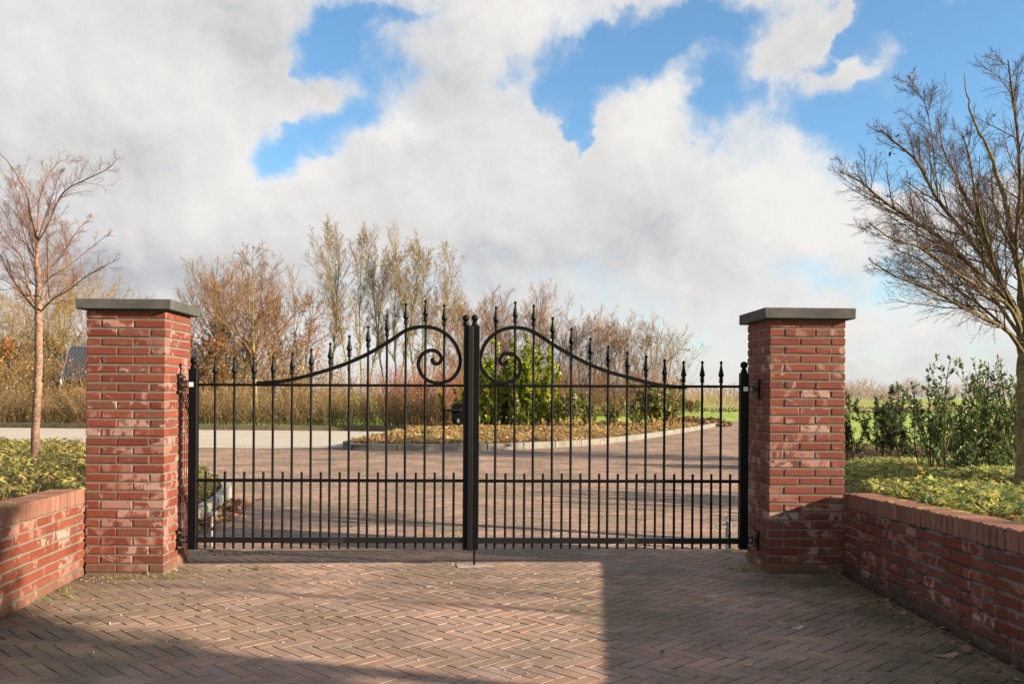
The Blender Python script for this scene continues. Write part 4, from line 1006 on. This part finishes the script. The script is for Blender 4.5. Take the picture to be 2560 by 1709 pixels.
# ---- far woodland belt and rough field
def far_wood():
    g = np.random.default_rng(71); mb = MB()
    for D, n, x0, x1, ty, tv, mt in ((330, 330, 1560, 3050, 952, 9, 0), (210, 200, 1640, 2250, 966, 8, 0), (118, 150, 1560, 2120, 990, 9, 1)):
        px = np.linspace(x0, x1, n) + g.normal(0, 3, n); kx = slopes(px, 985)[0]
        top = ty + tv * vnoise(px, px * 0, 60, 9) + g.normal(0, 3.5, n) + np.where(px > 2300, 4, 0)
        H = np.maximum(EYE + (HY - top) / FPX * D, 1.5)
        Y = D + g.uniform(0, D * .06, n); z = np.linspace(0, 1, 5)
        P = np.stack([kx[:, None] * Y[:, None] + g.normal(0, .02, (n, 5)) * H[:, None], np.repeat(Y[:, None], 5, 1), z[None] * H[:, None] - .2], -1)
        rr = D * .00022 * np.linspace(1, .3, 5)[None].repeat(n, 0); L1 = (P, rr, H)
        L2 = twigs(g, L1, 16, .08, .97, 36, 12, .42, 5, .1, .07, .6, rmin=D * .00012, taper=.4)
        L3 = twigs(g, L2, 5, .2, .98, 36, 14, .45, 3, .1, .06, .6, rmin=D * .00010)
        for L in (L1, L2, L3): add_tubes(mb, L, 3, mt)
    tag(mb.build('woodland', [M_TW_FAR, M_TW_FAR2]), None, None, None, 'stuff')
M_TW_FAR = mat_bark('twig_far', (.27, .20, .155), (.38, .29, .225), .08); M_TW_FAR2 = mat_bark('twig_far_tan', (.34, .25, .14), (.42, .32, .18), .1)
far_wood()
m, t = newmat('rough_grass'); P = pos(t); n1 = t.noise(P, .12, 5, .65)
finish(t, t.mix(t.step(n1, .4, .62), (.30, .23, .10), (.22, .28, .07)), .95, spec=.1); M_ROUGH = m
K = lambda px, D: (slopes(px, 985)[0] * D, D)
sheet('rough_field', [K(1400, 76), K(3600, 76), K(4200, 200), K(1000, 200)], .03, M_ROUGH)
# low clipped hedges and the shrub group on the far lawn
def low_hedge(x0, x1, D, h, label, seed):
    g = np.random.default_rng(seed); a, b = np.array(K(x0, D)), np.array(K(x1, D)); n = int(np.linalg.norm(b - a) * 90)
    q = a + (b - a) * g.uniform(0, 1, n)[:, None]; p = np.c_[q[:, 0], q[:, 1] + g.uniform(0, .8, n), h * g.uniform(0, 1, n) ** .7 * (1 + .25 * vnoise(q[:, 0], q[:, 1], .8, seed))]
    mb = MB(); leaves(mb, KITE, p, rdir(g, n), rdir(g, n, .5), g.uniform(.10, .2, n), palette(g, n, [(.055, .07, .025), (.11, .08, .035), (.08, .10, .03)]))
    o0 = np.array([*((a + b) / 2), 0]); tag(mb.build('low_hedge', M_LEAF, None, o0), label, 'hedge', 'low hedges on the far lawn')
low_hedge(1692, 1850, 66, .42, 'low dark hedge on the far lawn seen left of the right pillar', 81); low_hedge(2126, 2440, 68, .40, 'low dark hedge on the far lawn seen right of the right pillar', 82)
def bush(name, px, D, h, w, n, cols, sz, label, seed, group=None, z0=0.0, cat='shrub', shape=1.0):
    g = np.random.default_rng(seed); x = K(px, D)[0]
    v = rdir(g, n); r = g.uniform(.35, 1, n) ** .5; cl = .75 + .35 * vnoise(v[:, 0] * 3 + seed, v[:, 2] * 3, 1, seed)
    p = np.stack([x + v[:, 0] * r * w * cl, D + v[:, 1] * r * w * cl, z0 + h * .5 + v[:, 2] * r * h * .5 * cl], 1); p[:, 2] = np.maximum(p[:, 2], z0)
    root = empty(name, (x, D, z0), label, cat, group)
    mb = MB(); leaves(mb, KITE, p, nrm(v + rdir(g, n) * .8 + [0, 0, .5]), rdir(g, n), g.uniform(.6, 1.3, n) * sz, palette(g, n, cols)); mb.build('foliage', M_LEAF, root, (x, D, z0))
    m_ = 9; mb = MB(); P = np.stack([np.linspace(0, 1, 4)[:, None] * np.array([g.normal(0, w * .5), g.normal(0, w * .5), h * .7]) + [x, D, z0] for _ in range(m_)])
    add_tubes(mb, (P, np.full((m_, 4), .02), None)); mb.build('stem', M_BK_OLIVE, root, (x, D, z0))
bush('shrub', 1708, 64, 1.35, .42, 700, [(.10, .14, .03), (.17, .20, .05)], .12, 'green bush left of a reddish one on the far lawn', 91, 'three bushes on the far lawn')
bush('shrub', 1726, 64, 1.15, .32, 500, [(.27, .11, .06), (.20, .09, .05)], .11, 'small reddish bush between two green ones on the far lawn', 92, 'three bushes on the far lawn')
bush('shrub', 1745, 64, 1.2, .30, 500, [(.26, .32, .06), (.20, .25, .05)], .11, 'light green bush right of a reddish one on the far lawn', 93, 'three bushes on the far lawn')

# ---- flower beds
lw = (wl_B - wl_A) / np.linalg.norm(wl_B - wl_A)
LB = np.array([tuple(wl_A + [-.14, 0]), tuple(wl_B + [-.20, 0]), (-17, 1.4)] + [tuple(p) for p in LBED[::-1]] + [tuple(LBED[0] + [0, .0])])
def hL(x, y): 
    d = dline(x, y, LBED); s = np.clip(d / 1.5, 0, 1); s = s * s * (3 - 2 * s)
    nearwall = np.clip((7.4 - y) / 1.0, 0, 1)
    return np.maximum(.10 + .34 * s, .10 + .40 * nearwall * np.clip((-2.9 - x) / .35, 0, 1))
RB = np.array([tuple(wr_A + [.12, .35]), tuple(wr_B + [.2, 0]), (16, -.6), (16, 20)] + [tuple(p) for p in RBED[4::-1]])
def hR(x, y):
    d = dline(x, y, RBED); s = np.clip(d / 1.6, 0, 1); s = s * s * (3 - 2 * s)
    f = np.clip((y - 7) / 9, 0, 1); f = f * f * (3 - 2 * f)
    z = .53 - .36 * f
    return np.where(y < 6.9, z, np.minimum(z, .06 + .47 * s)) + .02 * vnoise(x, y, .7, 4)
IB_back = [gnd(px, py, .12)[:2] for px, py in ((1760, 1062), (1690, 1062), (1600, 1060), (1400, 1059), (1180, 1060), (1010, 1066))]
IB = np.array([tuple(p) for p in ISLE] + [tuple(p) for p in IB_back] + [tuple(gnd(1000, 1090)[:2]), tuple(gnd(935, 1103)[:2])])
ISL_ALL = np.vstack([IB, IB[:1]])
def hI(x, y):
    d = dline(x, y, ISL_ALL); s = np.clip(d / 1.3, 0, 1); return .11 + .05 * s * s * (3 - 2 * s)
def bed(name, poly, hf, step, mat=M_SOIL):
    mb = MB(); x0, y0 = poly.min(0); x1, y1 = poly.max(0)
    grid(mb, np.arange(x0, x1 + step, step), np.arange(y0, y1 + step, step), hf, lambda x, y: inpoly(x, y, poly))
    return struct(mb.build(name, mat, None, (0, 0, 0), True))
bed('bed_soil', LB, hL, .12); bed('bed_soil', RB, hR, .12); bed('bed_soil', IB, hI, .3)
def scatter(g, poly, n, cond=None):
    x0, y0 = poly.min(0); x1, y1 = poly.max(0); P = np.zeros((0, 2))
    while len(P) < n:
        q = np.stack([g.uniform(x0, x1, n * 2), g.uniform(y0, y1, n * 2)], 1); k = inpoly(q[:, 0], q[:, 1], poly) & (np.abs(q[:, 0]) < .66 * q[:, 1] + .6)
        if cond is not None: k &= cond(q[:, 0], q[:, 1])
        P = np.vstack([P, q[k]])
        if not k.any(): break
    return P[:n]
def carpet(name, poly, hf, n, T, sz, cols, w, tall, tilt, seed, cond=None, stems=0, dead=0, deadcols=OR, clump=.8, shrink=None, matl=None):
    g = np.random.default_rng(seed); q = scatter(g, poly, n, cond); q = q[vnoise(q[:, 0], q[:, 1], clump * .45, seed + 7) > -.28 - .5 * g.uniform(0, 1, len(q))]; n = len(q)
    cl = .5 + .5 * vnoise(q[:, 0], q[:, 1], clump, seed); hgt = tall * (.35 + .75 * cl) * g.uniform(.55, 1.1, n)
    z = hf(q[:, 0], q[:, 1]); p = np.c_[q, z + hgt]
    nd = nrm(np.c_[g.normal(0, tilt, (n, 2)), np.ones(n)]); xd = np.c_[g.normal(0, 1, (n, 2)), g.normal(-.1, .2, n)]
    c = palette(g, n, cols, w); tone = vnoise(q[:, 0], q[:, 1], 1.1, seed + 1)
    k = np.clip(.5 + .9 * tone, 0, 1)[:, None]; c = c * (1 - .25 * k) + palette(g, n, cols[-1:]) * .25 * k
    mb = MB(); leaves(mb, T, p, xd, nd, g.uniform(.45, 1.5, n) * sz, c)
    if stems:
        i = g.choice(n, stems); P = np.stack([np.c_[q[i] + g.normal(0, .03, (stems, 2)), z[i]], (np.c_[q[i], z[i]] + p[i]) / 2 + g.normal(0, .01, (stems, 3)), p[i]], 1)
        V, F = tubes(P, np.full((stems, 3), .0016), 3); mb.add(V, F, 0, palette(g, len(F), [(.30, .34, .12)]))
    if dead:
        q = scatter(g, poly, dead, cond); dead = len(q); p = np.c_[q, hf(q[:, 0], q[:, 1]) + g.uniform(.01, tall * .6, dead)]
        leaves(mb, FOLD, p, np.c_[g.normal(0, 1, (dead, 2)), g.normal(0, .3, dead)], nrm(np.c_[g.normal(0, .5, (dead, 2)), np.ones(dead)]), g.uniform(.6, 1.3, dead) * sz * 1.4, palette(g, dead, deadcols))
    o = mb.build(name, matl or M_LEAF)
    return tag(o, None, None, None, 'stuff')
offR = lambda x, y: dline(x, y, RBED) > .12
GRN = [(.16, .23, .065), (.28, .31, .09), (.13, .21, .10), (.40, .38, .08), (.46, .44, .14)]
carpet('ground_cover', RB, hR, 29000, LOBE5, .031, GRN, (3, 4, 2, 3, 3), .125, .7, 101, lambda x, y: (y < 13) & (x > 2.6) & (dline(x, y, RBED) > .15), 7000, 13000)
carpet('ground_cover', RB, hR, 9000, LOBE3, .042, [(.13, .15, .05), (.20, .18, .07), (.10, .13, .05), (.26, .20, .09)], None, .075, .8, 102, lambda x, y: (y >= 11.5) & (dline(x, y, RBED) > .2), 0, 2500)
YG = [(.20, .21, .06), (.34, .31, .095), (.10, .10, .035), (.30, .19, .075), (.27, .29, .075), (.42, .35, .12)]
carpet('ground_cover', LB, hL, 26000, LOBE3, .029, YG, (3, 4, 3, 1.4, 3, 3), .16, .85, 103, lambda x, y: (dline(x, y, LBED) > .08) & (y > 5.4), 1200, 6000, OR + DK, .45)
carpet('ground_cover', IB, hI, 30000, LOBE3, .060, [(.50, .34, .14), (.60, .46, .20), (.42, .24, .10), (.30, .28, .09), (.24, .12, .06)], (4, 3, 3, 3, 2), .13, .8, 104, lambda x, y: dline(x, y, ISL_ALL) > .1, 0, 3000, OR, 1.2)

# ---- leafy shrubs
def leafy_shrub(name, px, D, top, z0, label, stems, spread, leafn, T, lsz, cols, twig, seed, group=None, lean=.22, upright=.05, sub=6, low=.15, w=None, mat=None, leafup=.5, prop='shrub', lsub=.34):
    g = np.random.default_rng(seed); kx, kz = slopes(px, top); x = kx * D; H = EYE + kz * D - z0
    b = np.array([x, D, z0 - .03]); n = stems; m_ = 9
    root = empty(name, tuple(b), label, prop, group)
    d = nrm(np.c_[g.normal(0, lean, (n, 2)), np.ones(n)]); P = np.zeros((n, m_, 3)); P[:, 0] = b + np.c_[g.normal(0, spread, (n, 2)), np.zeros(n)]
    h = H * g.uniform(.55, 1.0, n); h[0] = H * 1.02
    for k in range(1, m_): d = nrm(d + g.normal(0, .06, (n, 3)) + np.array([0, 0, upright])); P[:, k] = P[:, k - 1] + d * (h / (m_ - 1))[:, None]
    L1 = (P, np.linspace(.012, .003, m_)[None] * g.uniform(.7, 1.2, n)[:, None] * max(1, D / 16), h)
    L2 = twigs(g, L1, sub, low, .97, 36, 12, lsub, 6, .09, .07, .6, rmin=.0014 * max(1, D / 14))
    mb = MB(); add_tubes(mb, L1, 5); add_tubes(mb, L2, 3); mb.build('stem', twig, root, b, True)
    mb = MB()
    for L, share in ((L1, .25), (L2, .75)):
        k = int(leafn * share); p, dd = along(g, L, k, .3 if L is L1 else .05)
        q = nrm(np.cross(dd, g.normal(0, 1, (k, 3)))); xd = nrm(dd * leafup + q * .8 + [0, 0, .1])
        leaves(mb, T, p, xd, nrm(dd + rdir(g, k) * .5), g.uniform(.65, 1.2, k) * lsz, palette(g, k, cols, w))
    mb.build('foliage', mat or M_LEAFG, root, b)
    return root
HOL = [(.040, .065, .022), (.065, .095, .030), (.11, .135, .045), (.19, .20, .07)]
HS = [(2128, 15.2, 985, 'small holly partly hidden by the right edge of the right pillar', 6, 2300), (2203, 15.5, 966, 'densest dark holly bush to the right of the right pillar', 9, 4800), (2252, 15.0, 1003, 'low holly bush between the densest one and the slender one', 6, 2500), (2318, 15.4, 958, 'slender tall holly with bare lower stem on the right bed', 4, 1800), (2372, 16, 985, 'loose dark bush behind the tall leafy canes', 5, 2000)]
for i, (px, D, top, lb, st, nl) in enumerate(HS):
    leafy_shrub('holly', px, D, top, .15, lb, st, .06, nl, FOLD, .055, HOL, M_BK_OLIVE, 120 + i, 'dark hollies on the right bed', .22, .05, 11, .24, (4, 4, 2, 1), leafup=.3, lsub=.30)
CAN = [(.065, .115, .035), (.11, .175, .05), (.18, .24, .07), (.30, .34, .11)]
CS = [(2362, 10.6, 935, 'leafy cane shrub with the lowest tips, left of its group', 12, 1900), (2440, 10.2, 898, 'leafy cane shrub with thin upright shoots in the middle of its group', 15, 2700), (2503, 9.6, 872, 'tallest leafy cane shrub close to the big bare tree', 18, 3400), (2548, 10.0, 885, 'leafy cane shrub half behind the big bare tree trunk', 14, 2200), (2470, 8.9, 1085, 'low arching green shrub in front of the leafy canes', 14, 1900)]
for i, (px, D, top, lb, st, nl) in enumerate(CS):
    leafy_shrub('cane_shrub', px, D, top, .36, lb, st, .22, nl, FOLD, .050, CAN, M_BK_OLIVE, 140 + i, 'leafy cane shrubs on the right bed', .20 if i < 4 else .5, .04, 7, .12, (3, 4, 3, 1), leafup=.7, lsub=.26)
LAU = [(.13, .21, .022), (.32, .39, .036), (.54, .54, .075), (.045, .08, .015)]
LS = [(1222, 29.2, 888, 'bright green laurel right beside the centre gate post', 22, 6500, .16), (1318, 29.0, 850, 'larger bright green laurel behind the inner scroll of the right leaf', 32, 10500, .26), (1265, 30.0, 950, 'low dark laurel between the two bright ones', 14, 1800, .3), (1148, 30.5, 960, 'small laurel seen left of the centre gate post', 12, 1300, .3)]
for i, (px, D, top, lb, st, nl, sp) in enumerate(LS):
    leafy_shrub('laurel', px, D, top, .22, lb, st, sp, nl, KITE, .14, LAU if i != 2 else LAU[:1] + LAU[3:], M_BK_OLIVE, 160 + i, 'green laurels on the planted island', .10, .04, 8, .02, (3, 4, 4, 1) if i != 2 else None, leafup=.8, lsub=.19)
ISH = [(.10, .135, .035), (.20, .23, .06), (.36, .36, .10), (.12, .10, .035)]
IS = [(1385, 29.0, 990, 'small loose green shrub nearest the big laurel', 5, 1000), (1432, 28.6, 968, 'green shrub with thin brown stems left of the middle of the island', 6, 1500), (1476, 29.0, 984, 'round dark green shrub in the middle of the island', 6, 1500), (1528, 29.5, 992, 'smallest sparse shrub on the island', 5, 1000), (1592, 29.6, 988, 'sparse green shrub left of the broad pale green shrub', 6, 1300), (1640, 30.0, 938, 'broad pale green shrub at the right end of the island', 12, 4200), (1682, 31.0, 960, 'green shrub with pale stems at the island tip', 8, 2200)]
for i, (px, D, top, lb, st, nl) in enumerate(IS):
    leafy_shrub('evergreen_shrub', px, D, top, .2, lb, st, .14, nl, KITE, .105, ISH, M_TW_TAN, 180 + i, 'loose evergreen shrubs on the planted island', .26, .05, 10, .24, None, leafup=.3, lsub=.38)
# mound of cut brown plants beyond the island
def mound():
    g = np.random.default_rng(77); c = gnd(1742, 1066); n = 2600
    u = g.uniform(-1, 1, n); v = g.uniform(-1, 1, n); k = u * u + v * v < 1; u, v = u[k], v[k]; n = len(u)
    p = np.stack([c[0] + u * 1.75, c[1] + 1.5 + v * 1.6, .34 * (1 - u * u - v * v) ** .6 * g.uniform(.3, 1.05, n)], 1)
    mb = MB(); leaves(mb, KITE, p, rdir(g, n), rdir(g, n, .6), g.uniform(.10, .22, n), palette(g, n, [(.20, .11, .06), (.12, .07, .04), (.30, .18, .10), (.10, .09, .035)]))
    tag(mb.build('brown_plant_mound', M_DRY, None, (c[0], c[1], 0)), 'low mound of brown withered plants by the far lawn', 'plant')
mound()

# ---- house behind the left trees
def house():
    D = 36.6; x0 = K(196, D)[0]; z = lambda py: EYE + (HY + 7 - py) / FPX * D
    root = empty('house', (x0, D, 0), 'small house with dark tiled roof and white gable boards behind the left trees', 'house')
    zr, ze = z(889), z(947); w = 1.15; Lh = 4.2
    a = R(16); ux = np.array([math.cos(a), math.sin(a), 0]); uy = np.array([-math.sin(a), math.cos(a), 0]); o = np.array([x0, D, 0])
    Pt = lambda s, t_, h: o + ux * s + uy * t_ + np.array([0, 0, h])
    mb = MB(); V = [Pt(0, -w, 0), Pt(0, w, 0), Pt(Lh, w, 0), Pt(Lh, -w, 0), Pt(0, -w, ze), Pt(0, w, ze), Pt(Lh, w, ze), Pt(Lh, -w, ze), Pt(0, 0, zr - .05), Pt(Lh, 0, zr - .05)]
    mb.add(V, [(0, 3, 7, 4), (1, 5, 6, 2), (0, 4, 8, 5, 1), (3, 2, 6, 9, 7)]); mb.build('wall', plain('house_brick', (.20, .10, .07), .9), root, o)
    m, t = newmat('roof_tile'); P = pos(t); wv = t.n('ShaderNodeTexWave', {'Vector': P, 'Scale': 3.2, 'Distortion': .3}, bands_direction='X').outputs[1]
    finish(t, t.mix(wv, (.018, .020, .026), (.050, .055, .066)), .5, t.bump(wv, .6, .04)); 
    mb = MB(); sl = (zr - ze) / w
    for sg_ in (-1, 1):
        q = [Pt(-.3, 0, zr), Pt(Lh + .3, 0, zr), Pt(Lh + .3, sg_ * (w + .4), ze - .4 * sl), Pt(-.3, sg_ * (w + .4), ze - .4 * sl)]
        mb.add(np.array(q + [p + [0, 0, .14] for p in q]), [(0, 1, 2, 3), (4, 5, 6, 7), (0, 4, 5, 1), (2, 6, 7, 3), (1, 5, 6, 2), (0, 3, 7, 4)])
    mb.build('roof', m, root, o)
    mw = plain('white_board', (.75, .74, .72), .5, 0, .05)
    for sg_ in (-1, 1):
        q = [Pt(-.34, 0, zr + .02), Pt(-.34, sg_ * (w + .4), ze - .4 * sl + .02), Pt(-.34, sg_ * (w + .4), ze - .4 * sl - .2), Pt(-.34, 0, zr - .2)]
        mb = MB(); mb.add(np.array(q + [p - ux * .05 for p in q]), [(0, 1, 2, 3), (4, 5, 6, 7), (0, 1, 5, 4), (2, 3, 7, 6), (1, 2, 6, 5)]); mb.build('gable_board', mw, root, o)
house()

# ---- leaves, litter and weeds on the paving
def fallen(px, py, label, s, rot, col, seed):
    g = np.random.default_rng(seed); b = gnd(px, py); b[2] = float(camber(b[0], b[1])) + .006
    mb = MB(); d = np.array([[math.cos(rot), math.sin(rot), .08]]); V0 = (OAK[0] - [.5, 0, 0]) * [1, 1, 1]; V0 = V0.copy(); V0[:, 2] += .22 * (V0[:, 0] ** 2 + .6 * V0[:, 1] ** 2)
    leaves(mb, (V0, OAK[1]), b[None], d, np.array([[g.normal(0, .25), g.normal(0, .25), 1]]), [s], np.array([col]))
    tag(mb.build('fallen_leaf', M_DRY, None, b), label, 'leaf', 'fallen oak leaves on the paving')
FL = [(1993, 1575, 'pale pinkish oak leaf lying alone in the shaded paving', .085, .4, (.55, .40, .34)), (1778, 1497, 'pale curled leaf in the shade left of the right pillar foot', .10, .1, (.48, .36, .30)),
      (2210, 1505, 'brown leaf against the edging below the right wall, farthest from the viewer', .10, .6, (.30, .19, .14)), (2366, 1642, 'pale brown curled leaf a step away from the right wall', .13, .1, (.36, .25, .21)), (2418, 1628, 'crumpled brown leaf against the shaded right wall', .12, 1.2, (.26, .16, .13)),
      (2318, 1568, 'dark brown leaf tucked under the right wall near its middle', .10, 2.2, (.22, .12, .09)), (1870, 1668, 'small tan leaf near the bottom edge in the shade', .05, .3, (.50, .38, .24)), (1655, 1635, 'small brown leaf just inside the wall shadow', .05, 1.2, (.17, .10, .08)),
      (2106, 1445, 'orange leaf in the corner of the right pillar and wall', .07, .2, (.32, .14, .06)), (606, 1250, 'yellow leaf behind the gate near the left kerb', .10, .05, (.55, .38, .12)), (620, 1252, 'orange leaf beside a yellow one behind the left gate', .10, .7, (.50, .24, .09)), (648, 1299, 'brown leaf behind the third short bar of the left gate', .09, 1.0, (.30, .14, .08)), (1073, 1474, 'tiny white leaf scrap in the sunlit paving', .045, .3, (.62, .55, .45))]
for i, (px, py, lb, s, r_, c) in enumerate(FL): fallen(px, py, lb, s, r_, c, 300 + i)
g = np.random.default_rng(310); mb = MB()
n = 420; t_ = g.uniform(0, 1, n); C = spline(LBED[1:6], 100); i = (t_ * 45).astype(int) + 8; q = C[i] + np.c_[np.abs(g.normal(.10, .09, n)) + .06, g.normal(0, .06, n)]
leaves(mb, FOLD, np.c_[q, g.uniform(.002, .05, n)], rdir(g, n) * [1, 1, .3], rdir(g, n, 1.2), g.uniform(.05, .11, n), palette(g, n, [(.34, .17, .09), (.42, .25, .15), (.22, .10, .06)]))
tag(mb.build('leaf_litter', M_DRY), None, None, None, 'stuff')
mb = MB(); n = 130; t_ = g.uniform(0, 1, n); q = wr_A + (wr_B - wr_A) * (t_ * .62)[:, None] + np.c_[-np.abs(g.normal(.03, .05, n)) - .015, np.zeros(n)]
leaves(mb, FOLD, np.c_[q, g.uniform(.008, .03, n)], rdir(g, n) * [1, 1, .3], rdir(g, n, 1.5), g.uniform(.02, .06, n), palette(g, n, [(.20, .11, .07), (.14, .08, .05), (.30, .20, .14)]))
tag(mb.build('leaf_litter', M_DRY), None, None, None, 'stuff')
# crumbs of stone and shell
mb = MB(); n = 650; y = g.uniform(4.0, 11, n); q = np.stack([g.uniform(-3, 2.4, n), y], 1); c = q * 1.0
k = 40; q[:k] = np.array([-2.9, 6.15]) + np.c_[np.abs(g.normal(0, .22, k)), -np.abs(g.normal(0, .10, k))]
addboxes(mb, cboxes(np.c_[q, camber(q[:, 0], q[:, 1]) + .002], g.uniform(.003, .011, (n, 3)), .001, None, .001, g), 0, palette(g, n, [(.60, .52, .44), (.40, .32, .25), (.22, .16, .12)]))
tag(mb.build('grit', M_DRY), None, None, None, 'stuff')
# moss and grass in the joints at the wall feet
mb = MB(); cs = [gnd(*p) for p in ((640, 1424), (480, 1432), (300, 1447), (350, 1444), (420, 1446), (565, 1430), (1862, 1432), (1850, 1425), (590, 1386), (566, 1388), (540, 1380), (655, 1386), (2260, 1560), (2300, 1545), (2180, 1510), (600, 1300), (640, 1318), (690, 1330), (170, 1475), (120, 1500))]
for c in cs:
    n = 46; q = c[:2] + g.normal(0, .05, (n, 2)) * [1.5, .6]; a = nrm(np.c_[g.normal(0, .8, (n, 2)), np.full(n, .8)])
    leaves(mb, (KITE[0] * [1, .35, 1], KITE[1]), np.c_[q, camber(q[:, 0], q[:, 1]) - .003], a, rdir(g, n), g.uniform(.015, .045, n), palette(g, n, [(.10, .15, .03), (.16, .19, .04), (.26, .27, .08)]))
tag(mb.build('weeds', M_LEAF), None, None, None, 'stuff')
